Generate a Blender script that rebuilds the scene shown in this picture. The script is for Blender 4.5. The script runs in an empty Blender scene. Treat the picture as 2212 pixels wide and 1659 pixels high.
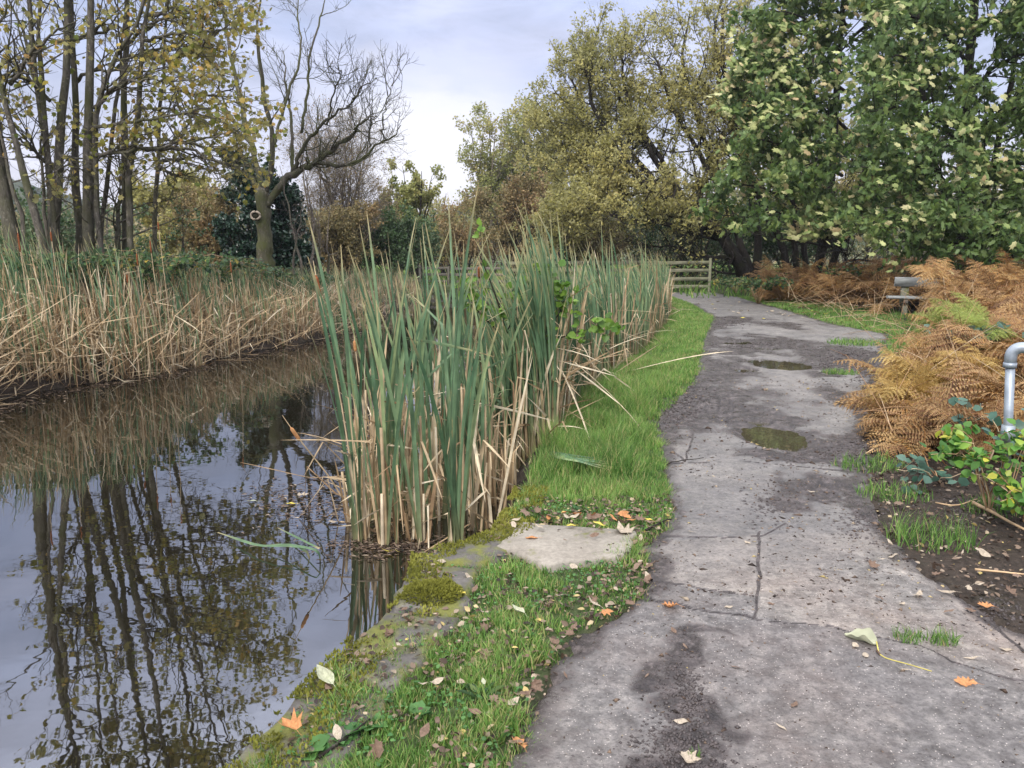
import bpy, math, numpy as np
from mathutils import Vector
rng = np.random.default_rng(11)
SC = bpy.context.scene
COL = SC.collection
PI = math.pi
# ------------------------------------------------------------------ camera numbers
CAMZ = 1.55; PITCH = math.radians(10.05); F = 1662.0; CU, CV = 1106.0, 829.5
cp, sp = math.cos(PITCH), math.sin(PITCH)
def ray(u, v):
    x = (u-CU)/F; y = (CV-v)/F
    return np.array([x, cp+y*sp, -sp+y*cp])
def G(u, v, z=0.0):
    d = ray(u, v); t = (z-CAMZ)/d[2]
    return np.array([0, 0, CAMZ])+d*t
def At(u, v, Y):
    d = ray(u, v); t = Y/d[1]
    return np.array([0, 0, CAMZ])+d*t
def Gx(pts, z=0.0):
    return np.array([G(u, v, z) for u, v in pts])
# ------------------------------------------------------------------ noise
def _hash(i, j, k, s):
    n = (i*374761393 + j*668265263 + k*1442695041 + s*974634777) & 0xFFFFFFFF
    n = ((n ^ (n >> 13))*1274126177) & 0xFFFFFFFF
    n = n ^ (n >> 16)
    return (n & 0xFFFFFF)/float(0xFFFFFF)
def vnoise(x, y, s=0):
    x = np.asarray(x, float); y = np.asarray(y, float)
    i = np.floor(x).astype(np.int64); j = np.floor(y).astype(np.int64)
    fx = x-i; fy = y-j; fx = fx*fx*(3-2*fx); fy = fy*fy*(3-2*fy)
    k = np.zeros_like(i)
    a = _hash(i, j, k, s); b = _hash(i+1, j, k, s); c = _hash(i, j+1, k, s); d = _hash(i+1, j+1, k, s)
    return (a*(1-fx)+b*fx)*(1-fy)+(c*(1-fx)+d*fx)*fy
def fbm(x, y, oct=4, s=0):
    v = 0; a = 0.5; t = 0
    for o in range(oct):
        v = v+a*vnoise(x*2**o+o*17.3, y*2**o-o*9.1, s+o); t += a; a *= .5
    return v/t
def sstep(a, b, x):
    t = np.clip((x-a)/(b-a), 0, 1); return t*t*(3-2*t)
def norm(v):
    return v/np.maximum(np.linalg.norm(v, axis=-1, keepdims=True), 1e-9)
# ------------------------------------------------------------------ mesh buffers
class Buf:
    def __init__(s):
        s.V = []; s.R = []; s.T = []; s.F = {3: [], 4: []}; s.n = 0
    def add(s, V, faces, r=0.5, t=0.5):
        V = np.asarray(V, float).reshape(-1, 3); n = len(V)
        s.V.append(V); s.R.append(np.broadcast_to(np.asarray(r, float), (n,)).copy()); s.T.append(np.broadcast_to(np.asarray(t, float), (n,)).copy())
        for f in (faces if isinstance(faces, (list, tuple)) else [faces]):
            f = np.asarray(f, np.int64)
            if len(f): s.F[f.shape[1]].append(f+s.n)
        s.n += n
    def mesh(s, name, mat, smooth=False):
        me = bpy.data.meshes.new(name)
        V = np.concatenate(s.V); me.vertices.add(len(V)); me.vertices.foreach_set('co', V.astype(np.float32).ravel())
        idx = []; tot = []
        for k in (3, 4):
            if s.F[k]:
                f = np.concatenate(s.F[k]); idx.append(f.ravel()); tot.append(np.full(len(f), k))
        idx = np.concatenate(idx); tot = np.concatenate(tot)
        me.loops.add(len(idx)); me.loops.foreach_set('vertex_index', idx.astype(np.int32))
        me.polygons.add(len(tot)); st = np.concatenate([[0], np.cumsum(tot)[:-1]])
        me.polygons.foreach_set('loop_start', st.astype(np.int32)); me.polygons.foreach_set('loop_total', tot.astype(np.int32))
        if smooth: me.polygons.foreach_set('use_smooth', np.ones(len(tot), bool))
        for nm, A in (('r', s.R), ('t', s.T)):
            a = me.attributes.new(nm, 'FLOAT', 'POINT'); a.data.foreach_set('value', np.concatenate(A).astype(np.float32))
        me.update(calc_edges=True); me.validate()
        if mat: me.materials.append(mat)
        return me
    def obj(s, name, mat, parent=None, smooth=False, loc=None):
        if not s.V: return None
        if loc is not None:
            s.V[0] = s.V[0]; s.V = [v-np.asarray(loc) for v in s.V]
        o = bpy.data.objects.new(name, s.mesh(name, mat, smooth)); COL.objects.link(o)
        if loc is not None: o.location = loc
        if parent is not None: o.parent = parent
        return o
def tag(o, label=None, cat=None, group=None, kind=None):
    if label: o['label'] = label
    if cat: o['category'] = cat
    if group: o['group'] = group
    if kind: o['kind'] = kind
    return o
def thing(name, label, cat, loc=(0, 0, 0), group=None, rz=0):
    o = bpy.data.objects.new(name, None); COL.objects.link(o); o.empty_display_size = .1
    o.location = loc; o.rotation_euler = (0, 0, rz)
    return tag(o, label, cat, group)
def copy_tree(o, parent=None):
    c = o.copy(); COL.objects.link(c)
    if parent is not None: c.parent = parent
    for ch in list(o.children): copy_tree(ch, c)
    return c
def resample(pts, rad, K, smooth=1):
    pts = np.asarray(pts, float); rad = np.asarray(rad, float)
    d = np.concatenate([[0], np.cumsum(np.linalg.norm(np.diff(pts, axis=0), axis=1))]); s = np.linspace(0, d[-1], K)
    P = np.stack([np.interp(s, d, pts[:, i]) for i in range(3)], 1); R = np.interp(s, d, rad)
    for _ in range(smooth):
        Q = P.copy(); Q[1:-1] = .25*P[:-2]+.5*P[1:-1]+.25*P[2:]; P = Q
    return P, R
def tubes(B, P, R, S=6, r=None, cap=True):
    """P (N,K,3), R (N,K)"""
    P = np.asarray(P, float); R = np.asarray(R, float)
    if P.ndim == 2: P = P[None]; R = R[None]
    N, K, _ = P.shape
    T = np.empty_like(P); T[:, 1:-1] = P[:, 2:]-P[:, :-2]; T[:, 0] = P[:, 1]-P[:, 0]; T[:, -1] = P[:, -1]-P[:, -2]; T = norm(T)
    m = norm(P[:, -1]-P[:, 0]); ref = np.zeros((N, 3)); ax = np.argmin(np.abs(m), axis=1); ref[np.arange(N), ax] = 1
    n1 = norm(np.cross(T, ref[:, None, :])); n2 = np.cross(T, n1)
    a = np.arange(S)*2*PI/S
    V = P[:, :, None]+R[:, :, None, None]*(np.cos(a)[None, None, :, None]*n1[:, :, None]+np.sin(a)[None, None, :, None]*n2[:, :, None])
    base = (np.arange(N)*K*S)[:, None, None]+(np.arange(K-1)*S)[None, :, None]
    j = np.arange(S)[None, None, :]; j2 = (j+1) % S
    q = np.stack([base+j, base+j2, base+S+j2, base+S+j], -1).reshape(-1, 4)
    fs = [q]
    if cap and S > 3:
        for kk in (0, K-1):
            b = (np.arange(N)*K*S+kk*S)[:, None]
            for i in range(1, S-1):
                tr = np.stack([b[:, 0], b[:, 0]+i, b[:, 0]+i+1], -1) if kk else np.stack([b[:, 0], b[:, 0]+i+1, b[:, 0]+i], -1)
                fs.append(tr)
    if r is None: r = rng.random(N)
    rr = np.repeat(np.broadcast_to(r, (N,)), K*S); tt = np.tile(np.repeat(np.linspace(0, 1, K), S), N)
    B.add(V.reshape(-1, 3), fs, rr, tt)
def ribbons(B, P, W, side, r, fold=0.0):
    """P (N,K,3), W (N,K), side (N,K,3) or (N,3): flat or V-folded blades"""
    N, K, _ = P.shape
    if side.ndim == 2: side = np.repeat(side[:, None], K, 1)
    T = np.empty_like(P); T[:, 1:-1] = P[:, 2:]-P[:, :-2]; T[:, 0] = P[:, 1]-P[:, 0]; T[:, -1] = P[:, -1]-P[:, -2]; T = norm(T)
    side = norm(side-T*(side*T).sum(-1, keepdims=True)); nrm = np.cross(T, side)
    if fold:
        V = np.stack([P-side*W[..., None]/2, P+nrm*W[..., None]*fold, P+side*W[..., None]/2], 2); C = 3
    else:
        V = np.stack([P-side*W[..., None]/2, P+side*W[..., None]/2], 2); C = 2
    b = (np.arange(N)*K*C)[:, None, None]+(np.arange(K-1)*C)[None, :, None]+np.arange(C-1)[None, None, :]
    q = np.stack([b, b+1, b+C+1, b+C], -1).reshape(-1, 4)
    B.add(V.reshape(-1, 3), q, np.repeat(r, K*C), np.tile(np.repeat(np.linspace(0, 1, K), C), N))
def box(B, c, s, rz=0.0, r=.5, bev=0.0, M=None):
    c = np.asarray(c, float); s = np.asarray(s, float)/2
    b = min(bev, s.min()*.9)
    if b <= 0:
        V = np.array([[x, y, z] for x in (-1, 1) for y in (-1, 1) for z in (-1, 1)])*s
        Fq = [[0, 1, 3, 2], [4, 6, 7, 5], [0, 4, 5, 1], [2, 3, 7, 6], [0, 2, 6, 4], [1, 5, 7, 3]]; Ft = []
    else:
        V = []; idx = {}
        for x in (-1, 1):
            for y in (-1, 1):
                for z in (-1, 1):
                    for a in range(3):
                        p = np.array([x, y, z])*(s-b); p[a] = [x, y, z][a]*s[a]; idx[(x, y, z, a)] = len(V); V.append(p)
        V = np.array(V); Fq = []; Ft = []
        for a in range(3):
            o = [i for i in range(3) if i != a]
            for sg in (-1, 1):
                f = []
                for (p, q) in ((-1, -1), (1, -1), (1, 1), (-1, 1)):
                    k = [0, 0, 0]; k[a] = sg; k[o[0]] = p; k[o[1]] = q; f.append(idx[(*k, a)])
                Fq.append(f)
        for a in range(3):
            o = [i for i in range(3) if i != a]
            for p in (-1, 1):
                for q in (-1, 1):
                    k1 = [0]*3; k1[a] = -1; k1[o[0]] = p; k1[o[1]] = q; k2 = list(k1); k2[a] = 1
                    Fq.append([idx[(*k1, o[0])], idx[(*k2, o[0])], idx[(*k2, o[1])], idx[(*k1, o[1])]])
        for x in (-1, 1):
            for y in (-1, 1):
                for z in (-1, 1): Ft.append([idx[(x, y, z, 0)], idx[(x, y, z, 1)], idx[(x, y, z, 2)]])
    if M is not None: V = V@np.asarray(M).T
    ca, sa = math.cos(rz), math.sin(rz)
    V = np.stack([V[:, 0]*ca-V[:, 1]*sa, V[:, 0]*sa+V[:, 1]*ca, V[:, 2]], 1)+c
    B.add(V, [np.array(Fq)]+([np.array(Ft)] if Ft else []), r)
# ------------------------------------------------------------------ leaf templates (stalk at origin, blade along +y)
def tpl_maple():
    out = [(0, 0), (.22, -.08), (.30, .10), (.52, .22), (.34, .42), (.48, .78), (.22, .66), (0, 1.0), (-.22, .66), (-.48, .78), (-.34, .42), (-.52, .22), (-.30, .10), (-.22, -.08)]
    V = [(0, .38, .05)]+[(x, y, -.10*abs(x)-.06*y*y) for x, y in out]
    n = len(out); Fc = [(0, i+1, (i+1) % n+1) for i in range(n)]
    return np.array(V), np.array(Fc)
def tpl_oval(w=.32):
    V = np.array([(0, 0, 0), (w, .3, .07), (w*.85, .65, .05), (0, 1, -.05), (-w*.85, .65, .05), (-w, .3, .07), (0, .5, -.02)])
    return V, np.array([(6, 0, 1), (6, 1, 2), (6, 2, 3), (6, 3, 4), (6, 4, 5), (6, 5, 0)])
def tpl_diamond(w=.3):
    V = np.array([(0, 0, 0), (w, .45, .06), (0, 1, 0), (-w, .45, .06)]); return V, np.array([(0, 1, 2), (0, 2, 3)])
def leaves(B, tpl, pos, d, n, size, r):
    V, Fc = tpl; N = len(pos)
    y = norm(d); z = norm(n-y*(n*y).sum(1, keepdims=True)); x = np.cross(y, z)
    W = pos[:, None]+size[:, None, None]*(V[None, :, 0, None]*x[:, None]+V[None, :, 1, None]*y[:, None]+V[None, :, 2, None]*z[:, None])
    f = (np.arange(N)*len(V))[:, None, None]+Fc[None]
    B.add(W.reshape(-1, 3), f.reshape(-1, Fc.shape[1]), np.repeat(r, len(V)), np.tile(V[:, 1], N))
def rdir(N, up=0.0):
    v = rng.normal(size=(N, 3)); v[:, 2] += up; return norm(v)
# ------------------------------------------------------------------ branching
def kids(P, R, n, t0=.2, t1=1., L=(.5, 1.), ang=(35, 60), up=.1, K=6, wig=.15, rf=.6, bias=(0, 0, 0), rmin=.002, taper=.25, droop_end=0.0, lt=.5):
    N, KP, _ = P.shape; M = N*n
    i = np.repeat(np.arange(N), n); t = rng.uniform(t0, t1, M)
    f = t*(KP-1); a = np.minimum(np.floor(f).astype(int), KP-2); w = (f-a)[:, None]
    p = P[i, a]*(1-w)+P[i, a+1]*w; T = norm(P[i, a+1]-P[i, a]); rp = R[i, a]*(1-w[:, 0])+R[i, a+1]*w[:, 0]
    pr = norm(np.cross(T, rng.normal(size=(M, 3))))
    an = np.radians(rng.uniform(ang[0], ang[1], M))[:, None]
    d = norm(np.cos(an)*T+np.sin(an)*pr+np.asarray(bias))
    ln = rng.uniform(L[0], L[1], M)*(1-lt*t); st = ln/(K-1)
    Q = np.empty((M, K, 3)); Q[:, 0] = p
    for k in range(1, K):
        u = up-droop_end*(k/K)
        d = norm(d+np.array([0, 0, u/K])+rng.normal(size=(M, 3))*wig/math.sqrt(K)*1.5)
        Q[:, k] = Q[:, k-1]+d*st[:, None]
    r0 = np.maximum(rp*rf, rmin); rr = r0[:, None]*np.linspace(1, taper, K)[None]
    return Q, np.maximum(rr, rmin*.6)
def on_twigs(P, n, t0=.1, t1=1.0):
    N, K, _ = P.shape; i = np.repeat(np.arange(N), n); f = rng.uniform(t0, t1, N*n)*(K-1); a = np.minimum(np.floor(f).astype(int), K-2); w = (f-a)[:, None]
    return P[i, a]*(1-w)+P[i, a+1]*w, norm(P[i, a+1]-P[i, a])
# ------------------------------------------------------------------ materials
def mat(name, rough=.6, spec=.5):
    m = bpy.data.materials.new(name); m.use_nodes = True; nt = m.node_tree
    for n in list(nt.nodes): nt.nodes.remove(n)
    out = nt.nodes.new('ShaderNodeOutputMaterial'); b = nt.nodes.new('ShaderNodeBsdfPrincipled')
    b.inputs['Roughness'].default_value = rough; b.inputs['Specular IOR Level'].default_value = spec
    nt.links.new(b.outputs[0], out.inputs[0])
    return m, nt, b, out
def N_(nt, typ, **kw):
    n = nt.nodes.new(typ)
    for k, v in kw.items(): setattr(n, k, v)
    return n
def noise(nt, scale, detail=4, rough=.6, vec=None, dist=0):
    n = N_(nt, 'ShaderNodeTexNoise'); n.inputs['Scale'].default_value = scale; n.inputs['Detail'].default_value = detail
    n.inputs['Roughness'].default_value = rough; n.inputs['Distortion'].default_value = dist
    if vec is not None: nt.links.new(vec, n.inputs['Vector'])
    return n.outputs['Fac']
def ramp(nt, fac, stops, interp='LINEAR'):
    n = N_(nt, 'ShaderNodeValToRGB'); cr = n.color_ramp; cr.interpolation = interp
    while len(cr.elements) < len(stops): cr.elements.new(.5)
    for e, (p, c) in zip(cr.elements, stops):
        e.position = p; e.color = (c if isinstance(c, (tuple, list)) else (c, c, c))[:3]+(1,) if isinstance(c, tuple) else (c, c, c, 1)
    if fac is not None: nt.links.new(fac, n.inputs[0])
    return n.outputs['Color']
def mix(nt, fac, a, b, blend='MIX'):
    n = N_(nt, 'ShaderNodeMix', data_type='RGBA', blend_type=blend)
    for s, v in ((n.inputs[0], fac), (n.inputs['A'] if False else n.inputs[6], a), (n.inputs[7], b)):
        if isinstance(v, (int, float)): s.default_value = v
        elif isinstance(v, tuple): s.default_value = v[:3]+(1,)
        else: nt.links.new(v, s)
    return n.outputs[2]
def math_(nt, op, a, b=None, clamp=False):
    n = N_(nt, 'ShaderNodeMath', operation=op, use_clamp=clamp)
    for s, v in zip(n.inputs, (a, b)):
        if v is None: continue
        if isinstance(v, (int, float)): s.default_value = v
        else: nt.links.new(v, s)
    return n.outputs[0]
def attr(nt, name):
    n = N_(nt, 'ShaderNodeAttribute'); n.attribute_name = name; return n.outputs['Fac']
def objco(nt, scale=(1, 1, 1), kind='Object'):
    tc = N_(nt, 'ShaderNodeTexCoord'); mp = N_(nt, 'ShaderNodeMapping'); mp.inputs['Scale'].default_value = scale
    nt.links.new(tc.outputs[kind], mp.inputs[0]); return mp.outputs[0]
def bump(nt, b, h, strength=.4, dist=.02):
    n = N_(nt, 'ShaderNodeBump'); n.inputs['Strength'].default_value = strength; n.inputs['Distance'].default_value = dist
    nt.links.new(h, n.inputs['Height']); nt.links.new(n.outputs[0], b.inputs['Normal']); return n
def leafmat(name, stops, back=None, trans=.35, rough=.55, interp='LINEAR', spec=.3, tend=None, mott=None):
    m, nt, b, out = mat(name, rough, spec)
    c = ramp(nt, attr(nt, 'r'), stops, interp)
    if tend: c = mix(nt, ramp(nt, attr(nt, 't'), tend[1]), c, tend[0])
    v = objco(nt); nz = noise(nt, 9, 2, vec=v)
    c = mix(nt, .8, c, ramp(nt, nz, [(.3, .62), (.7, 1.25)]), 'MULTIPLY')
    if mott: c = mix(nt, ramp(nt, noise(nt, 3., 5, .75, objco(nt, (6, 6, 1.2))), [(.60, 0.), (.70, .8)]), c, mott)
    if back is not None:
        g = N_(nt, 'ShaderNodeNewGeometry'); c = mix(nt, math_(nt, 'MULTIPLY', g.outputs['Backfacing'], .75), c, back)
    nt.links.new(c, b.inputs['Base Color'])
    tr = N_(nt, 'ShaderNodeBsdfTranslucent'); nt.links.new(c, tr.inputs[0])
    ms = N_(nt, 'ShaderNodeMixShader'); ms.inputs[0].default_value = trans
    nt.links.new(b.outputs[0], ms.inputs[1]); nt.links.new(tr.outputs[0], ms.inputs[2]); nt.links.new(ms.outputs[0], out.inputs[0])
    return m
def barkmat(name, dark, light, moss=None, mossamt=.5, scale=1.0):
    m, nt, b, out = mat(name, .85, .2)
    v = objco(nt, (6*scale, 6*scale, 1.6*scale)); n1 = noise(nt, 4, 6, .7, v)
    c = ramp(nt, n1, [(.3, dark), (.7, light)])
    v2 = objco(nt); n3 = noise(nt, 14*scale, 5, .75, v2)
    c = mix(nt, ramp(nt, n3, [(.58, 0.), (.66, .55)]), c, tuple(min(1, x*1.9+.05) for x in light))
    if moss:
        g = N_(nt, 'ShaderNodeNewGeometry'); n2 = noise(nt, 2.2*scale, 4, .6, v2)
        f = ramp(nt, n2, [(.55-.25*mossamt, 0.), (.75-.2*mossamt, .85)]); c = mix(nt, f, c, moss)
    nt.links.new(c, b.inputs['Base Color']); bump(nt, b, n1, .8, .03); return m
M = {}
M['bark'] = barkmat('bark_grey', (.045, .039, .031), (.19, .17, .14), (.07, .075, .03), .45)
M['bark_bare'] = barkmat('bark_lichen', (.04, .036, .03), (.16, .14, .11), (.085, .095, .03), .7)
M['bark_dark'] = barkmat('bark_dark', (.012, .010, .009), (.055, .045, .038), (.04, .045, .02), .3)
M['bark_pale'] = barkmat('bark_pale', (.09, .075, .06), (.25, .21, .17), (.10, .11, .06), .3)
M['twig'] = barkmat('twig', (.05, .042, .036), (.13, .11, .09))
M['twig_pale'] = barkmat('twig_pale', (.12, .10, .085), (.24, .20, .17))
M['syc_left'] = leafmat('leaves_turning', [(0, (.12, .17, .035)), (.35, (.27, .27, .05)), (.65, (.48, .38, .08)), (.85, (.52, .34, .11)), (1, (.46, .24, .10))], (.40, .37, .17), .45)
M['syc_right'] = leafmat('leaves_sycamore', [(0, (.035, .085, .024)), (.55, (.125, .195, .048)), (.9, (.28, .34, .10)), (.95, (.36, .32, .06)), (1, (.52, .40, .06))], (.22, .31, .13), .38)
M['syc_pale'] = leafmat('leaves_sycamore_pale', [(0, (.22, .32, .10)), (.4, (.46, .50, .20)), (.8, (.68, .66, .34)), (1, (.54, .40, .22))], (.50, .54, .30), .3)
M['willow'] = leafmat('leaves_willow', [(0, (.20, .21, .06)), (.5, (.44, .41, .13)), (.85, (.60, .52, .19)), (1, (.46, .31, .13))], (.42, .40, .2), .45)
M['birch'] = leafmat('leaves_birch', [(0, (.19, .23, .07)), (.6, (.38, .38, .13)), (1, (.48, .36, .16))], None, .4)
M['farleaf'] = leafmat('leaves_far', [(0, (.11, .13, .07)), (.5, (.24, .23, .11)), (1, (.36, .28, .15))], None, .3)
M['brownleaf'] = leafmat('leaves_russet', [(0, (.13, .13, .055)), (.5, (.28, .22, .10)), (1, (.40, .25, .13))], None, .35)
M['holly'] = leafmat('leaves_holly', [(0, (.012, .035, .02)), (1, (.03, .075, .04))], None, .08, .35, spec=.6)
M['bramble'] = leafmat('leaves_bramble', [(0, (.02, .05, .02)), (.7, (.06, .12, .035)), (.92, (.13, .19, .05)), (1, (.40, .30, .06))], (.14, .2, .1), .25, .45)
M['briar'] = leafmat('leaves_fresh', [(0, (.05, .14, .03)), (.5, (.13, .30, .05)), (.9, (.26, .42, .08)), (1, (.55, .50, .06))], None, .35, .4)
M['bramble_blue'] = leafmat('leaves_blue_green', [(0, (.04, .11, .07)), (1, (.11, .20, .15))], (.2, .27, .22), .2, .4)
M['alder'] = leafmat('leaves_alder', [(0, (.09, .2, .03)), (.7, (.22, .36, .06)), (1, (.34, .38, .08))], None, .45, .4)
M['grass'] = leafmat('grass_blade', [(0, (.07, .16, .035)), (.45, (.17, .33, .07)), (.85, (.33, .48, .13)), (.95, (.50, .46, .20)), (1, (.50, .40, .20))], None, .4, .5, tend=((.30, .44, .14), [(.6, 0.), (1, .4)]))
M['clover'] = leafmat('clover_leaf', [(0, (.05, .14, .04)), (1, (.13, .27, .08))], None, .3, .5)
M['moss'] = leafmat('moss', [(0, (.10, .11, .02)), (.6, (.24, .24, .04)), (1, (.33, .32, .08))], None, .3, .9)
M['reed_green'] = leafmat('reed_green', [(0, (.06, .13, .065)), (.6, (.145, .245, .13)), (1, (.30, .38, .18))], None, .3, .45,
    tend=((.50, .40, .21), [(0., .85), (.16, .3), (.3, .05), (.86, .0), (.95, .7), (1., 1.)]), mott=(.42, .34, .16))
M['reed_dry'] = leafmat('reed_dry', [(0, (.26, .16, .085)), (.3, (.46, .33, .19)), (.75, (.64, .50, .32)), (1, (.78, .68, .50))], None, .25, .6,
    tend=((.19, .11, .06), [(0., .7), (.12, .1), (.2, 0.)]))
M['spike'] = None
m, nt, b, out = mat('cattail_spike', .9, .1); v = objco(nt); c = ramp(nt, noise(nt, 60, 3, vec=v), [(.3, (.14, .045, .02)), (.7, (.30, .11, .045))]); nt.links.new(c, b.inputs[0]); bump(nt, b, noise(nt, 400, 2, vec=v), .5, .003); M['spike'] = m
m, nt, b, out = mat('cattail_spike_pale', .9, .1); v = objco(nt); c = ramp(nt, noise(nt, 60, 3, vec=v), [(.3, (.36, .17, .07)), (.7, (.52, .28, .13))]); nt.links.new(c, b.inputs[0]); M['spike_pale'] = m
M['bracken'] = leafmat('bracken_rust', [(0, (.07, .035, .02)), (.4, (.20, .095, .05)), (.75, (.37, .19, .052)), (1, (.58, .40, .17))], (.42, .28, .13), .2, .8)
M['bracken_yellow'] = leafmat('bracken_yellow', [(0, (.30, .17, .06)), (.5, (.50, .34, .11)), (1, (.66, .50, .20))], None, .35, .7)
M['bracken_green'] = leafmat('bracken_green', [(0, (.14, .20, .04)), (.6, (.28, .34, .08)), (1, (.42, .40, .12))], None, .35, .7)
M['straw'] = leafmat('straw_stem', [(0, (.28, .14, .06)), (.6, (.50, .32, .17)), (1, (.68, .54, .36))], None, .05, .6)
def fallen(name, stops): return leafmat(name, stops, None, .15, .6)
M['leaf_brown'] = fallen('fallen_brown', [(0, (.10, .06, .04)), (.5, (.20, .13, .09)), (1, (.32, .24, .18))])
M['leaf_tan'] = fallen('fallen_tan', [(0, (.36, .28, .2)), (1, (.55, .48, .38))])
M['leaf_orange'] = fallen('fallen_orange', [(0, (.42, .17, .06)), (1, (.60, .30, .13))])
M['leaf_yellow'] = fallen('fallen_yellow', [(0, (.55, .44, .07)), (1, (.70, .60, .14))])
M['leaf_pale'] = fallen('fallen_pale', [(0, (.36, .38, .25)), (1, (.50, .50, .36))])
M['litter'] = fallen('leaf_litter', [(0, (.035, .025, .02)), (.4, (.10, .065, .045)), (.75, (.24, .17, .12)), (.93, (.42, .34, .25)), (1, (.55, .42, .14))])
# --- stone, mud, path
def ground_mat():
    m, nt, b, out = mat('ground_soil', .9, .3); v = objco(nt)
    n1 = noise(nt, 3, 8, .7, v); n2 = noise(nt, 28, 6, .7, v)
    soil = ramp(nt, n2, [(.3, (.022, .017, .013)), (.7, (.075, .055, .042))])
    green = ramp(nt, n2, [(.3, (.035, .06, .018)), (.7, (.10, .15, .045))])
    far = ramp(nt, noise(nt, .08, 6, .6, v), [(.35, (.05, .075, .025)), (.65, (.12, .11, .05))])
    c = mix(nt, math_(nt, 'ADD', attr(nt, 'r'), math_(nt, 'MULTIPLY', math_(nt, 'SUBTRACT', n1, .5), .5), True), soil, green)
    c = mix(nt, attr(nt, 't'), c, far)
    nt.links.new(c, b.inputs[0]); bump(nt, b, n2, .9, .03); return m
M['ground'] = ground_mat()
def path_mat():
    # r: mud mask, t: 0 wet .. 1 dry speckled concrete
    m, nt, b, out = mat('path_surface', .6, .5); v = objco(nt)
    n1 = noise(nt, 1.6, 8, .65, v); n2 = noise(nt, 11, 7, .72, v); n3 = noise(nt, 90, 4, .8, v)
    conc = ramp(nt, n2, [(.30, (.10, .085, .08)), (.5, (.21, .19, .182)), (.70, (.37, .33, .305))])
    pink = ramp(nt, n1, [(.45, 0.), (.66, .35)])
    conc = mix(nt, pink, conc, mix(nt, n3, (.18, .125, .105), (.36, .265, .22)))
    grey = ramp(nt, noise(nt, 2.4, 5, .6, v, .6), [(.35, (.10, .092, .095)), (.7, (.29, .26, .245))])
    stone = mix(nt, .55, grey, ramp(nt, n2, [(.3, (.10, .095, .10)), (.7, (.31, .28, .265))]))
    c = mix(nt, attr(nt, 't'), stone, conc)
    c = mix(nt, 1., c, ramp(nt, attr(nt, 's'), [(0., (.62, .62, .68)), (.5, (.98, 1., .98)), (1., (1.32, 1.29, 1.21))]), 'MULTIPLY')
    # pale speckles of aggregate
    vo = N_(nt, 'ShaderNodeTexVoronoi'); vo.inputs['Scale'].default_value = 95; nt.links.new(v, vo.inputs['Vector'])
    sp1 = math_(nt, 'LESS_THAN', vo.outputs['Distance'], .2)
    sp2 = math_(nt, 'GREATER_THAN', vo.outputs['Color'], .62) if False else None
    sx = N_(nt, 'ShaderNodeSeparateColor'); nt.links.new(vo.outputs['Color'], sx.inputs[0])
    spk = math_(nt, 'MULTIPLY', sp1, math_(nt, 'GREATER_THAN', sx.outputs[0], .72))
    spk = math_(nt, 'MULTIPLY', spk, math_(nt, 'MULTIPLY', attr(nt, 't'), 1.))
    c = mix(nt, spk, c, (.62, .55, .50))
    n4 = noise(nt, 55, 6, .85, v)
    c = mix(nt, 1.0, c, ramp(nt, n4, [(.34, .55), (.5, 1.), (.66, 1.38)]), 'MULTIPLY')
    # dark crumbs of dirt, denser where muddy
    vo2 = N_(nt, 'ShaderNodeTexVoronoi'); vo2.inputs['Scale'].default_value = 42; vo2.inputs['Randomness'].default_value = 1.; 
    vv = objco(nt, (1, 2.3, 1)); nt.links.new(vv, vo2.inputs['Vector'])
    sx2 = N_(nt, 'ShaderNodeSeparateColor'); nt.links.new(vo2.outputs['Color'], sx2.inputs[0])
    crumb = math_(nt, 'MULTIPLY', math_(nt, 'LESS_THAN', vo2.outputs['Distance'], .22), math_(nt, 'GREATER_THAN', sx2.outputs[0], .8))
    c = mix(nt, math_(nt, 'MULTIPLY', crumb, .7), c, (.04, .03, .028))
    mudc = ramp(nt, n2, [(.32, (.020, .016, .015)), (.5, (.058, .047, .045)), (.68, (.15, .125, .12))])
    mudc = mix(nt, 1., mudc, ramp(nt, n4, [(.36, .5), (.5, 1.), (.64, 1.7)]), 'MULTIPLY')
    mm = math_(nt, 'ADD', attr(nt, 'r'), math_(nt, 'MULTIPLY', math_(nt, 'SUBTRACT', n2, .5), 1.1))
    mm = math_(nt, 'ADD', mm, math_(nt, 'MULTIPLY', math_(nt, 'SUBTRACT', n4, .5), .9))
    mm = ramp(nt, mm, [(.43, 0.), (.60, .95)])
    c = mix(nt, mm, c, mudc)
    nt.links.new(c, b.inputs[0])
    wet = noise(nt, 5, 5, .6, v)
    ro = mix(nt, mm, ramp(nt, wet, [(.40, .36), (.62, .68)]), ramp(nt, wet, [(.4, .22), (.6, .5)]))
    nt.links.new(ro, b.inputs['Roughness'])
    h = math_(nt, 'ADD', math_(nt, 'MULTIPLY', n4, .5), n2)
    bump(nt, b, h, .9, .02); return m
M['path'] = path_mat()
def stone_mat(name, a, bb, mossy=0.):
    m, nt, b, out = mat(name, .8, .35); v = objco(nt); n1 = noise(nt, 4, 7, .7, v); n2 = noise(nt, 45, 5, .75, v)
    c = ramp(nt, n1, [(.3, a), (.7, bb)]); c = mix(nt, 1., c, ramp(nt, n2, [(.3, .75), (.7, 1.2)]), 'MULTIPLY')
    if mossy: c = mix(nt, ramp(nt, noise(nt, 7, 5, .6, v), [(.62-.3*mossy, 0.), (.72-.2*mossy, .9)]), c, mix(nt, n2, (.06, .07, .015), (.22, .22, .04)))
    nt.links.new(c, b.inputs[0]); bump(nt, b, math_(nt, 'ADD', n1, n2), .4, .01); return m
M['slab'] = stone_mat('pale_stone', (.19, .165, .135), (.36, .325, .275), .1)
M['coping'] = stone_mat('mossy_stone', (.06, .055, .05), (.17, .155, .14), .6)
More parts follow.
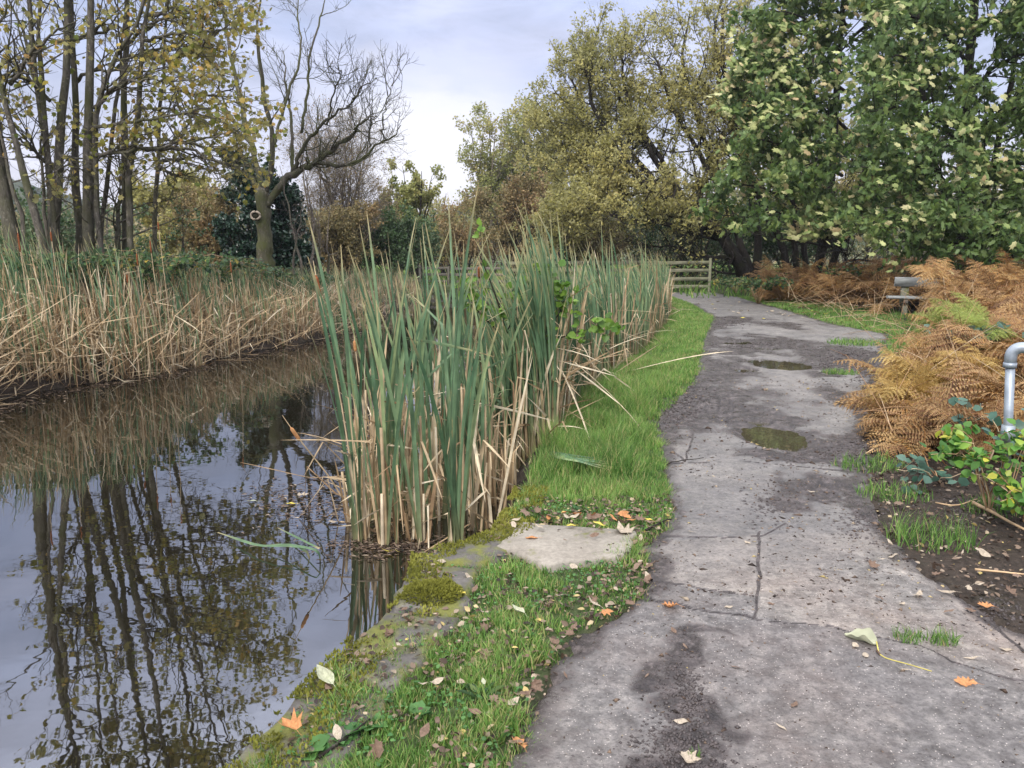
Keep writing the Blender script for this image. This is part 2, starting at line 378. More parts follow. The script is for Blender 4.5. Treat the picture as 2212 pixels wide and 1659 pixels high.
M['concrete_post'] = stone_mat('grey_concrete', (.12, .12, .08), (.24, .235, .19), .25)
def wood_mat(name, a, bb, green=.3):
    m, nt, b, out = mat(name, .8, .25); v = objco(nt, (2, 30, 30)); n1 = noise(nt, 2.2, 6, .7, v); v2 = objco(nt)
    c = ramp(nt, n1, [(.3, a), (.7, bb)]); c = mix(nt, math_(nt, 'MULTIPLY', ramp(nt, noise(nt, 3, 4, .6, v2), [(.4, 0.), (.65, 1.)]), green), c, (.13, .15, .07))
    nt.links.new(c, b.inputs[0]); bump(nt, b, n1, .6, .006); return m
M['fence'] = wood_mat('fence_wood', (.15, .145, .10), (.33, .32, .23), .5)
M['fence_old'] = wood_mat('fence_wood_old', (.08, .07, .06), (.19, .165, .14), .3)
M['bench'] = wood_mat('bench_wood', (.17, .18, .18), (.36, .37, .36), .15)
m, nt, b, out = mat('galvanised_steel', .42, .5); b.inputs['Metallic'].default_value = .35; v = objco(nt)
c = ramp(nt, noise(nt, 12, 5, .6, v), [(.3, (.25, .29, .33)), (.7, (.42, .47, .52))])
z = N_(nt, 'ShaderNodeSeparateXYZ'); nt.links.new(v, z.inputs[0])
c = mix(nt, ramp(nt, math_(nt, 'ADD', z.outputs[2], math_(nt, 'MULTIPLY', noise(nt, 8, 4, vec=v), .35)), [(.2, .85), (.75, 0.)]), c, (.12, .12, .075))
nt.links.new(c, b.inputs[0]); bump(nt, b, noise(nt, 60, 3, vec=v), .15, .003); M['steel'] = m
def water_mat(name, deep, wave, ior, sc=1.0, ws=5.):
    m, nt, b, out = mat(name, .03, .5); nt.nodes.remove(b)
    v = objco(nt, (1*sc, 1.5*sc, 1)); w1 = noise(nt, ws, 2, .45, v, .3); w2 = noise(nt, 1.7, 2, .5, v)
    h = math_(nt, 'ADD', w1, math_(nt, 'MULTIPLY', w2, 1.2))
    bp = N_(nt, 'ShaderNodeBump'); bp.inputs['Strength'].default_value = wave; bp.inputs['Distance'].default_value = .02; nt.links.new(h, bp.inputs['Height'])
    g = N_(nt, 'ShaderNodeBsdfGlossy'); g.inputs['Roughness'].default_value = .015; g.inputs[0].default_value = (.95, .97, 1, 1); nt.links.new(bp.outputs[0], g.inputs['Normal'])
    d = N_(nt, 'ShaderNodeBsdfDiffuse'); cc = ramp(nt, noise(nt, .8, 4, .6, v), [(.3, deep), (.7, tuple(1.5*x for x in deep))]); nt.links.new(cc, d.inputs[0])
    fr = N_(nt, 'ShaderNodeFresnel'); fr.inputs[0].default_value = ior; nt.links.new(bp.outputs[0], fr.inputs[1])
    ms = N_(nt, 'ShaderNodeMixShader'); nt.links.new(fr.outputs[0], ms.inputs[0]); nt.links.new(d.outputs[0], ms.inputs[1]); nt.links.new(g.outputs[0], ms.inputs[2])
    nt.links.new(ms.outputs[0], out.inputs[0]); return m
M['water'] = water_mat('canal_water', (.009, .0075, .0045), .026, 3.5)
M['puddle'] = water_mat('puddle_water', (.05, .042, .026), .02, 2.0, 2.)
def hill_mat(name, a, bb):
    m, nt, b, out = mat(name, .95, .1); v = objco(nt); c = ramp(nt, noise(nt, .12, 8, .75, v), [(.35, a), (.65, bb)]); nt.links.new(c, b.inputs[0]); bump(nt, b, noise(nt, .25, 6, .7, v), 1., 3.); return m
M['hill'] = hill_mat('hill_woodland', (.02, .04, .025), (.10, .11, .05))
# ------------------------------------------------------------------ layout curves (world x as a function of y)
WZ = -0.30
def curve(pts, z=0.0, head=None, tail=None):
    P = Gx(pts, z)[:, :2]
    if head is not None: P = np.vstack([head, P])
    if tail is not None: P = np.vstack([P, tail])
    return P
near_e = curve([(480, 1720), (530, 1659), (600, 1590), (680, 1490), (760, 1410), (870, 1320), (895, 1262), (905, 1205), (1010, 1185), (1075, 1160)])
near_e = np.vstack([near_e, curve([(1110, 1060), (1150, 985), (1200, 920), (1290, 840), (1370, 770), (1415, 720), (1430, 690), (1420, 665)], -.15)])
near_e[near_e[:, 1] > 5.2, 0] += .12
near_e[:, 1] = np.maximum.accumulate(near_e[:, 1]+np.arange(len(near_e))*1e-4)
near_e = np.vstack([[near_e[0, 0]-.9, -2.], near_e, [4.6, 27.], [1.0, 34.]])
far_e = curve([(0, 850), (250, 815), (480, 765), (700, 725), (860, 660), (905, 632)], WZ)
far_e = np.vstack([[far_e[0, 0]-.2, -3.0], [far_e[0, 0]-.1, 5.], far_e, [far_e[-1, 0]+.2, 36.]])
xn = lambda y: np.interp(y, near_e[:, 1], near_e[:, 0])
xf = lambda y: np.interp(y, far_e[:, 1], far_e[:, 0])
pl = curve([(1110, 1700), (1135, 1640), (1165, 1560), (1215, 1450), (1280, 1370), (1385, 1300), (1410, 1240), (1375, 1185), (1440, 1145), (1450, 1100), (1440, 1040), (1430, 950), (1425, 900), (1500, 830), (1510, 780), (1520, 730), (1540, 690), (1500, 662), (1450, 643), (1380, 632)])
pl = np.vstack([[pl[0, 0]-.02, .6], pl]); pl[:, 0] -= .045*(pl[:, 1] < 3)
pr = curve([(2212, 1375), (2080, 1290), (1960, 1210), (1910, 1150), (1885, 1080), (1880, 1000), (1870, 930), (1885, 850), (1915, 780), (1925, 725), (1800, 700), (1690, 668), (1600, 643), (1530, 630)])
pr = np.vstack([[2.9, .6], [2.6, 2.0], pr])
xl = lambda y: np.interp(y, pl[:, 1], pl[:, 0])
xr = lambda y: np.interp(y, pr[:, 1], pr[:, 0])
YP0, YP1 = .8, 27.0
def groundH(x, y):
    x = np.asarray(x, float); y = np.asarray(y, float)
    n = (fbm(x*1.3, y*1.3, 4, 3)-.5)
    z = .05*n
    dr = x-xr(y)
    z = z+np.where(y < 60, .35*sstep(.3, 4.5, dr)*(1+1.2*n), .25)
    lb = xf(y)-x
    z = z+.15*sstep(.5, 4, lb)
    dn = xn(y)-x; df = x-xf(y)
    soft = sstep(4.6, 5.4, y); wn = .10+.5*soft
    wob = (fbm(x*5, y*5, 3, 9)-.5)*.10
    ins = np.minimum(sstep(-.02, wn, dn+wob*np.where(y < 5, .5, 1.5)), sstep(-.1, .9, df+wob*2))
    ins = np.where((y > -3) & (y < 34.6), ins, 0)*sstep(34.6, 34.0, y)
    z = z*(1-ins)-.95*ins
    z = z-.15*sstep(29, 34, y)*sstep(1.8, .2, x)*(1-ins)
    # lie just beneath the path sheet
    inp = np.minimum(sstep(-.02, .06, x-xl(y)), sstep(-.02, .10, xr(y)-x))*((y > .5) & (y < 29))
    z = z*(1-inp)+(-.05)*inp
    far = sstep(60, 200, np.hypot(x, y)); z = z+far*(fbm(x*.01, y*.01, 3, 5))*2
    return z
SLAB = Gx([(1078, 1170), (1125, 1128), (1372, 1150), (1352, 1176), (1200, 1195)], .015)[:, :2]
def inpoly(x, y, P):
    c = np.zeros(np.shape(x), bool); n = len(P)
    for i in range(n):
        x1, y1 = P[i]; x2, y2 = P[(i+1) % n]
        k = ((y1 > y) != (y2 > y)) & (x < (x2-x1)*(y-y1)/(y2-y1+1e-12)+x1); c ^= k
    return c
def segdist(x, y, pts):
    P = np.asarray(pts); d = np.full(np.shape(x), 9e9)
    for (ax, ay), (bx, by) in zip(P[:-1], P[1:]):
        vx, vy = bx-ax, by-ay; t = np.clip(((x-ax)*vx+(y-ay)*vy)/(vx*vx+vy*vy+1e-12), 0, 1)
        d = np.minimum(d, np.hypot(x-ax-t*vx, y-ay-t*vy))
    return d
def grid_faces(ny, nx):
    i = np.arange(ny-1)[:, None]*nx+np.arange(nx-1)[None]; i = i.ravel()
    return np.stack([i, i+1, i+nx+1, i+nx], 1)
# ground
def build_ground():
    xs = np.concatenate([-np.geomspace(300, 12.2, 60), np.arange(-12, -2, .16), np.arange(-2, 4.5, .045), np.arange(4.5, 14, .16), np.geomspace(14.2, 300, 60)])
    ys = np.concatenate([np.arange(-8, .5, .25), np.arange(.5, 8, .045), np.arange(8, 18, .10), np.arange(18, 42, .22), np.geomspace(42.4, 420, 70)])
    X, Y = np.meshgrid(xs, ys); Z = groundH(X, Y)
    gr = np.clip(sstep(.05, -.05, X-xl(Y))*.75*sstep(-.02, .12, X-xn(Y)) + .8*sstep(10.5, 13, Y)*sstep(2.2, .3, X-xr(Y))*sstep(-.1, .1, X-xr(Y)), 0, 1)
    gr = np.where(Y > 26, .6, gr); gr = np.where(X < xf(Y), .25, gr)
    far = sstep(30, 50, Y)
    B = Buf(); B.add(np.stack([X, Y, Z], -1), grid_faces(len(ys), len(xs)), gr.ravel(), far.ravel())
    tag(B.obj('ground', M['ground'], smooth=True), kind='structure')
build_ground()
# water
def build_water():
    ys = np.concatenate([np.arange(-3, 8, .5), np.arange(8, 36, 1.)]); L = xf(ys)-2.0; Rr = xn(ys)+.9
    s = np.linspace(0, 1, 5); X = L[:, None]*(1-s)+Rr[:, None]*s; Y = np.repeat(ys[:, None], 5, 1)
    B = Buf(); B.add(np.stack([X, Y, np.full_like(X, WZ)], -1), grid_faces(len(ys), 5)); tag(B.obj('canal_water', M['water']), kind='structure')
build_water()
# path with joints, mud and hollows
J = [Gx(p, 0.)[:, :2] for p in (
    [(1395, 1293), (1500, 1318), (1632, 1338), (1800, 1362), (1960, 1395), (2080, 1440), (2212, 1480)],
    [(1640, 1150), (1640, 1250), (1632, 1338)], [(1375, 1178), (1440, 1160), (1560, 1162), (1650, 1158), (1700, 1130)],
    [(1400, 1255), (1520, 1275), (1632, 1290)],
    [(1440, 1005), (1600, 1000), (1740, 1012), (1870, 1025)], [(1440, 965), (1480, 1000), (1500, 930)], [(1430, 930), (1500, 930)],
    [(1905, 1150), (1990, 1235), (2100, 1320), (2230, 1425)])]
SLABS = [([(1375, 1178), (1640, 1155), (1632, 1295), (1400, 1255)], .75), ([(1400, 1258), (1632, 1294), (1632, 1338), (1395, 1293)], .38), ([(1642, 1155), (1905, 1150), (2060, 1280), (2300, 1480), (2080, 1440), (1960, 1395), (1800, 1362), (1634, 1338)], .70), ([(1440, 1005), (1740, 1010), (1870, 1025), (1905, 1150), (1650, 1153), (1440, 1165)], .5), ([(1440, 965), (1480, 1000), (1500, 930), (1435, 930)], .8), ([(1900, 1180), (2100, 1310), (2330, 1460), (2330, 1560), (2050, 1300), (1930, 1230)], .95)]
MUD = [  # (u, v, ru, rv, strength) soft patches of mud
    (1500, 1430, 95, 45, 1.), (1440, 1490, 60, 60, .9), (1470, 1600, 110, 75, 1.), (1440, 1700, 120, 60, .9), (1560, 1665, 70, 40, .6),
    (1480, 855, 65, 50, 1.2), (1455, 900, 50, 30, 1.3), (1560, 850, 55, 60, .8), (1800, 965, 90, 28, 1.), (1870, 985, 80, 40, 1.1), (1700, 990, 120, 14, .9),
    (1640, 740, 110, 12, 1.), (1570, 690, 60, 8, 1.), (1620, 760, 90, 10, .7), (1830, 770, 80, 24, 1.2), (1870, 800, 60, 30, 1.), (1790, 805, 60, 10, .6),
    (1690, 1080, 60, 35, .55), (1800, 1075, 90, 30, .8), (1860, 1120, 60, 30, .8), (1660, 920, 120, 10, .5), (1560, 800, 60, 30, .6),
    (1430, 880, 40, 40, 1.), (2180, 1340, 60, 40, .8), (1700, 1490, 200, 50, .32), (1500, 700, 80, 12, .6), (1700, 700, 60, 8, .5), (1890, 890, 40, 60, .8), (1650, 870, 160, 30, .3),
    (1900, 1450, 140, 20, .4)]
PUD = [(1670, 943, 84, 34), (1640, 912, 36, 6), (1690, 787, 78, 14), (1610, 799, 34, 5.5), (1640, 779, 42, 5), (1590, 740, 50, 4), (1660, 752, 40, 3.5)]
def blob(X, Y, lst, pw=1.0):
    out = np.zeros_like(X)
    for it in lst:
        u, v, ru, rv = it[:4]; c = G(u, v); ex = abs(G(u+ru, v)[0]-c[0]); ey = (G(u, v-rv)[1]-G(u, v+rv)[1])/2
        d = ((X-c[0])/ex)**2+((Y-c[1])/ey)**2
        out = np.maximum(out, (it[4] if len(it) > 4 else 1.)*np.exp(-d*pw))
    return out
def pathfields(X, Y):
    wob = fbm(X*9, Y*9, 4, 21)-.5; wob2 = fbm(X*2.5, Y*2.5, 3, 31)-.5
    jd = np.full(X.shape, 9.)
    for j in J: jd = np.minimum(jd, segdist(X+wob*.05, Y+wob*.06, j))
    joint = sstep(.009, .002, jd)*(.7+.3*sstep(.40, .5, fbm(X*6, Y*6, 3, 77)))+.25*sstep(.035, .0, jd)*sstep(.5, .65, fbm(X*3, Y*3, 3, 78))
    w3 = fbm(X*5+9, Y*5, 3, 93)-.5; mud = blob(X+wob2*.35+w3*.25, Y+wob2*.8*np.maximum(1, Y/5)+w3*.3, MUD)*(.35+1.3*fbm(X*3.5, Y*2.5, 4, 95))
    pd = blob(X+wob*.10, Y+wob*.22*np.maximum(1, Y/6), PUD, 1.0)
    hollow = sstep(.30, .75, pd)
    el = X-xl(Y); er = xr(Y)-X
    edge = np.minimum(el, er)+wob*.16
    ed = sstep(.22, .0, edge)
    dry = sstep(3.9, 3.1, Y+wob2*.3-.35*(X-1.0))
    z = .010+wob*.012*sstep(3, 6, Y)+wob*.004+(fbm(X*.7, Y*.7, 2, 8)-.5)*.02
    rough = np.clip(mud, 0, 1)
    z = z+rough*((fbm(X*16, Y*16, 4, 41)-.5)*.035+(fbm(X*45, Y*45, 3, 42)-.5)*.018-.003)
    chn = np.clip(mud-.75, 0, .6)*2; z = z+chn*(fbm(X*24, Y*24, 3, 51)-.4)*.05
    z = z-.008*joint*sstep(7, 5, Y)
    z = z*(1-hollow*.75)-hollow*.032
    z = z-.05*sstep(.03, -.06, edge)+.008*(fbm(X*30, Y*30, 2, 44)-.5)*sstep(.2, 0, edge)
    # tyre track
    for (a, b_) in (((1553, 940), (1560, 860)), ((1575, 930), (1580, 862))):
        td = segdist(X, Y, Gx([a, b_])[:, :2]); z = z-.018*sstep(.05, .0, td)*(.6+.8*(np.sin(Y*60) > 0))
    # slab edge on the far right
    slabn = vnoise(np.floor((X-.9)*1.1), np.floor(Y*.9), 3)
    mudm = np.clip(.20*sstep(4.6, 7.5, Y)+mud+1.1*joint+.6*ed+.5*hollow+.5*np.clip(fbm(X*2.2, Y*1.6, 5, 97)-.47, 0, 1)*2, 0, 1.5)
    return z, mudm, dry
def pathZ(x, y):
    z, _, _ = pathfields(np.atleast_1d(np.float64(x)), np.atleast_1d(np.float64(y))); return z
def build_path():
    ys = [YP0]
    while ys[-1] < YP1: ys.append(ys[-1]+max(.008, .0042*ys[-1]))
    ys = np.array(ys); s = np.linspace(0, 1, 300)
    L = xl(ys)-.12; Rr = xr(ys)+.12; X = L[:, None]*(1-s)+Rr[:, None]*s; Y = np.repeat(ys[:, None], len(s), 1)
    Z, md, dry = pathfields(X, Y)
    B = Buf(); B.add(np.stack([X, Y, Z], -1), grid_faces(len(ys), len(s)), md.ravel(), dry.ravel())
    o = B.obj('footpath', M['path'], smooth=True); tag(o, kind='structure'); tone = np.full(X.shape, .5)+(fbm(X*.6, Y*.35, 3, 12)-.5)*.5
    for P, v in SLABS: tone = np.where(inpoly(X+(fbm(X*9, Y*9, 2, 3)-.5)*.03, Y, Gx(P)[:, :2]), v+(fbm(X*2, Y*2, 3, 5)-.5)*.5, tone)
    a = o.data.attributes.new('s', 'FLOAT', 'POINT'); a.data.foreach_set('value', tone.astype(np.float32).ravel())
    for i, (lo, hi) in enumerate(((4.6, 8.0), (8.0, 12.2), (12.2, 15.))):
        yy = np.linspace(lo, hi, 4); c = [G(1670, 943), G(1680, 787), G(1630, 745)][i]
        w = [.95, 1.35, 1.1][i]; h = [.85, 1.3, 1.3][i]
        a = np.linspace(0, 2*PI, 40, endpoint=False); V = np.stack([c[0]+w*np.cos(a), c[1]+h*np.sin(a), np.full(40, -.0145)], 1)
        V = np.vstack([V, [[c[0], c[1], -.0145]]]); Fc = np.array([(40, k, (k+1) % 40) for k in range(40)])
        B = Buf(); B.add(V, Fc); tag(B.obj('puddle', M['puddle']), kind='structure')
build_path()
# flat stone slab
def poly_prism(B, P, z0, z1, bev=.012, r=.5):
    P = np.asarray(P); n = len(P); c = P.mean(0)
    inn = c+(P-c)*(1-bev/np.linalg.norm(P-c, axis=1, keepdims=True))
    V = np.vstack([np.c_[P, np.full(n, z0)], np.c_[P, np.full(n, z1-bev)], np.c_[inn, np.full(n, z1)], [[*c, z1]]])
    q = []; t = []
    for i in range(n):
        j = (i+1) % n; q += [(i, j, n+j, n+i), (n+i, n+j, 2*n+j, 2*n+i)]; t.append((3*n, 2*n+i, 2*n+j))
    if np.cross(P[1]-P[0], P[2]-P[1]) < 0: q = [x[::-1] for x in q]; t = [x[::-1] for x in t]
    B.add(V, [np.array(q), np.array(t)], r)
def subdiv_poly(P, n=10, amp=.008):
    out = []
    for i in range(len(P)):
        a, b = P[i], P[(i+1) % len(P)]
        for k in range(n): out.append(a+(b-a)*k/n+rng.normal(size=2)*amp*(k > 0))
    return np.array(out)
B = Buf(); poly_prism(B, subdiv_poly(Gx([(1070, 1180), (1125, 1128), (1375, 1148), (1352, 1200), (1180, 1222)], .04)[:, :2]), -.25, .045)
tag(B.obj('stone_slab', M['slab']), 'flat pale stone slab set in the grass between reed bed and path', 'stone slab')
# mossy coping stones along the canal edge
ce = near_e[(near_e[:, 1] > 1.2) & (near_e[:, 1] < 4.9)]
ys = [1.35, 1.95, 2.5, 3.05, 3.55, 4.0]
lab = ['dark stained coping stone with an orange leaf on it at the canal edge', 'mossy coping stone at the canal edge behind the one with the orange leaf', 'mossy coping stone midway along the canal edge, furry with yellow moss', 'grey coping stone at the canal edge just before the thick moss cushion', 'coping stone at the canal edge under the thick moss cushion']
for i in range(5):
    y0, y1 = ys[i]+.012, ys[i+1]-.012
    P = np.array([[xn(y0)-.03, y0], [xn(y0)+.30, y0-.05], [xn(y1)+.30, y1-.05], [xn(y1)-.03, y1]])
    B = Buf(); poly_prism(B, subdiv_poly(P, 8, .008), -.5, .035+.01*rng.random(), .025)
    tag(B.obj('coping_stone', M['coping']), lab[i], 'coping stone', 'stones along the canal edge')
# far hills
def hill(prof, Y, depth, sx):
    P = np.array([At(u, v, Y) for u, v in prof]); xs = np.linspace(P[0, 0], P[-1, 0], 260); top = np.interp(xs, P[:, 0], P[:, 2])
    s = np.linspace(0, 1, 40); X = np.repeat(xs[None], 40, 0); Yy = Y-depth+depth*2*s[:, None]+0*X
    Z = top[None]*np.sin(PI*s)[:, None]**.8+(fbm(X*.12, Yy*.12, 5, 71)-.5)*9*np.sin(PI*s)[:, None]+(fbm(X*.5, Yy*.5, 2, 77)-.5)*4*np.sin(PI*s)[:, None]-2
    B = Buf(); B.add(np.stack([X, Yy, Z], -1), grid_faces(40, 260)); tag(B.obj('far_hill', M['hill'], smooth=True), kind='structure')
hill([(-500, 300), (-200, 330), (0, 385), (60, 395), (140, 425), (210, 440), (260, 470), (420, 500), (600, 520)], 330, 90, 1)
hill([(700, 520), (850, 500), (950, 470), (1010, 435), (1090, 412), (1200, 418), (1300, 430), (1500, 440), (1800, 420), (2500, 400)], 190, 60, 1)
# ------------------------------------------------------------------ world, sun, camera
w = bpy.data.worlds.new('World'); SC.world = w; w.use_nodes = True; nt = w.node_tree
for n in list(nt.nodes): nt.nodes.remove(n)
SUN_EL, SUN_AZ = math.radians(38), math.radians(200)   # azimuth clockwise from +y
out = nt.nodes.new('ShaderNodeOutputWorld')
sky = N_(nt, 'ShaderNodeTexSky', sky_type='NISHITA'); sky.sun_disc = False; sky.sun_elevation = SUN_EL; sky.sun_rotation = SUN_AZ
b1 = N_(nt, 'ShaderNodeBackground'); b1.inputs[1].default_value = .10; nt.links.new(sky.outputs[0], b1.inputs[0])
tc = N_(nt, 'ShaderNodeTexCoord'); sx = N_(nt, 'ShaderNodeSeparateXYZ'); nt.links.new(tc.outputs['Generated'], sx.inputs[0])
mp = N_(nt, 'ShaderNodeMapping'); mp.inputs['Scale'].default_value = (1, 1, 3.2); nt.links.new(tc.outputs['Generated'], mp.inputs[0])
n1 = noise(nt, 2.3, 5, .55, mp.outputs[0], .5); n2 = noise(nt, 6.5, 6, .6, mp.outputs[0], .3)
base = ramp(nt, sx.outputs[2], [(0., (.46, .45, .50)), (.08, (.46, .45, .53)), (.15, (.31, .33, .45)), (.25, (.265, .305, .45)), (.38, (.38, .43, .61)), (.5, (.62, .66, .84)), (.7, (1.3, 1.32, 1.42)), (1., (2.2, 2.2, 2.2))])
pale = ramp(nt, n1, [(.42, 0.), (.62, .75)])
c = mix(nt, pale, base, mix(nt, .5, base, (.52, .50, .59)))
dk = ramp(nt, n2, [(.35, .78), (.62, 1.12)]); c = mix(nt, 1., c, dk, 'MULTIPLY')
dd = norm(ray(960, 300)); vd = N_(nt, 'ShaderNodeVectorMath', operation='DISTANCE'); nrm_ = N_(nt, 'ShaderNodeVectorMath', operation='MULTIPLY')
off = N_(nt, 'ShaderNodeVectorMath', operation='SUBTRACT'); nt.links.new(tc.outputs['Generated'], off.inputs[0]); off.inputs[1].default_value = tuple(dd)
nt.links.new(off.outputs[0], nrm_.inputs[0]); nrm_.inputs[1].default_value = (1, 1, 1.9)
ln = N_(nt, 'ShaderNodeVectorMath', operation='LENGTH'); nt.links.new(nrm_.outputs[0], ln.inputs[0])
g1 = math_(nt, 'ADD', ln.outputs['Value'], math_(nt, 'MULTIPLY', math_(nt, 'SUBTRACT', n2, .5), .32))
c = mix(nt, ramp(nt, g1, [(.0, .95), (.09, .75), (.20, 0.)]), c, (.62, .60, .64))
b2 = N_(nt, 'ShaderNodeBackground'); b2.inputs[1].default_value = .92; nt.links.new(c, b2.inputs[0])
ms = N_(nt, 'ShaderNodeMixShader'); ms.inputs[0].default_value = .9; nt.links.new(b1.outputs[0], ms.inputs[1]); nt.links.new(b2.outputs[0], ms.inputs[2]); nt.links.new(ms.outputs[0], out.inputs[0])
ld = bpy.data.lights.new('sun', 'SUN'); ld.energy = 1.5; ld.angle = math.radians(10); ld.color = (1, .95, .88)
lo = bpy.data.objects.new('sun', ld); COL.objects.link(lo)
sd = Vector((math.sin(SUN_AZ)*math.cos(SUN_EL), math.cos(SUN_AZ)*math.cos(SUN_EL), math.sin(SUN_EL)))
lo.rotation_euler = sd.to_track_quat('Z', 'Y').to_euler()
cam = bpy.data.cameras.new('camera'); co = bpy.data.objects.new('camera', cam); COL.objects.link(co); SC.camera = co
cam.sensor_width = 36; cam.lens = 36*F/2212; cam.clip_start = .05; cam.clip_end = 2000
co.location = (0, 0, CAMZ); co.rotation_euler = (PI/2-PITCH, 0, 0)
SC.view_settings.view_transform = 'Standard'; SC.view_settings.look = 'None'; SC.view_settings.exposure = 1.05; SC.view_settings.gamma = 1
SC.cycles.max_bounces = 6; SC.cycles.diffuse_bounces = 3; SC.cycles.glossy_bounces = 3; SC.cycles.transmission_bounces = 3; SC.cycles.transparent_max_bounces = 4; SC.cycles.volume_bounces = 0
SC.cycles.use_denoising = True; SC.cycles.caustics_reflective = False; SC.cycles.caustics_refractive = False

# even air between the camera and the far hills
B = Buf(); box(B, [0, 170, 38], [760, 520, 90]); hz = B.obj('haze', None); tag(hz, 'thin pale autumn haze', 'haze', kind='stuff')
m = bpy.data.materials.new('haze'); m.use_nodes = True; nt = m.node_tree; nt.nodes.clear(); out = nt.nodes.new('ShaderNodeOutputMaterial'); pv = nt.nodes.new('ShaderNodeVolumePrincipled')
pv.inputs['Color'].default_value = (.85, .9, 1, 1); pv.inputs['Density'].default_value = .0005; pv.inputs['Anisotropy'].default_value = .2; nt.links.new(pv.outputs[0], out.inputs['Volume']); hz.data.materials.append(m)
# far wood closing the view behind the fence
def far_wood():
    B = Buf(); n = 52000; x = rng.uniform(-75, 60, n); y = 66+rng.normal(size=n)*4; top = 2.5+4.5*fbm(x*.13, x*0, 4, 12)+2*fbm(x*.6, x*0, 2, 13); top = top*np.interp(x, [-75, -30, -22, -12, -5, 10, 60], [.9, .8, .75, .8, .75, 1.15, 1.3])
    z = top*rng.random(n)**.75; p = np.stack([x, y+(1-z/top)*-2, z], 1); leaves(B, DIAW, p, rdir(n), rdir(n, .3), rng.uniform(.18, .42, n), np.clip(vnoise(x*.25, z*.3, 3)*.7+.35*rng.random(n), 0, 1))
    o = tag(B.obj('far_wood', M['farleaf']), 'hazy mixed wood closing the view beyond the fence', 'wood', kind='stuff')
    B = Buf(); m_ = 900; x = rng.uniform(-75, 60, m_); b = np.stack([x, 65+rng.normal(size=m_)*3, 0*x], 1); h = rng.uniform(2.5, 6, m_); tp = b+np.stack([rng.normal(size=m_)*1., 0*x, h], 1); P = np.stack([b, (b+tp)/2+rng.normal(size=(m_, 3))*.2, tp], 1)
    tubes(B, P, rng.uniform(.03, .09, m_)[:, None]*np.array([[1, .7, .3]]), 4, cap=False); B.obj('trunks', M['twig'], o)
# ------------------------------------------------------------------ trees
MAPLE = tpl_maple(); MAPN = (MAPLE[0]*[.68, 1.15, 1.], MAPLE[1]); OVAL = tpl_oval(); NARROW = tpl_oval(.2); DIA = tpl_diamond(.24); DIAW = tpl_diamond(.42)
far_wood()
def gz(x, y): return float(groundH(np.array([x]), np.array([y]))[0])
def tree(name, label, cat, base, stems, twigs, leafsets, bark, twigmat, group=None, trunkS=9, K=18, jit=.02, wood=(), crownname='crown'):
    """stems: [(pts, radii)] world; wood: extra level arrays [(P,R,S)] for the trunk mesh; twigs: [(P,R,S)]; leafsets: [(tpl,pos,d,n,size,r)]"""
    root = thing(name, label, cat, base, group); off = np.asarray(base, float)
    B = Buf()
    for pts, rad in stems:
        P, R = resample(pts, rad, K, 1); P[1:-1] += rng.normal(size=(K-2, 3))*jit
        R = R*(1+.06*rng.normal(size=K)); tubes(B, P-off, R, trunkS)
    for P, R, S in wood: tubes(B, P-off, R, S)
    nq = 0
    for P, R, S in twigs:
        tubes(B, P-off, R, S, cap=False); nq += len(P)*(P.shape[1]-1)*S
    o = B.obj('trunk', bark, root, smooth=True)
    if nq and twigmat is not bark:
        o.data.materials.append(twigmat); nf = len(o.data.polygons); mi = np.zeros(nf, np.int32); mi[nf-nq:] = 1; o.data.polygons.foreach_set('material_index', mi)
    if leafsets:
        B = Buf()
        lm = None
        for ls in leafsets:
            tpl, pos, d, n, size, r, lm2 = ls
            if lm is not None and lm2 is not lm: B.obj(crownname, lm, root); B = Buf()
            lm = lm2; leaves(B, tpl, pos-off, d, n, size, r)
        B.obj(crownname, lm, root)
    return root
def stemarrays(stems, K=18):
    r = [resample(p, q, K, 1) for p, q in stems]; return np.array([a for a, _ in r]), np.array([b for _, b in r])
def PX(pts, Y, dz=0): return [At(u*1., v*1., (Y[i] if isinstance(Y, (list, tuple)) else Y)) for i, (u, v) in enumerate(pts)]
def crop1(pts): return [(x*.3638, y*.3638) for x, y in pts]   # coordinates measured on an enlarged view
def extend(pts, top, dz, dx=.2):
    p = list(pts); return p
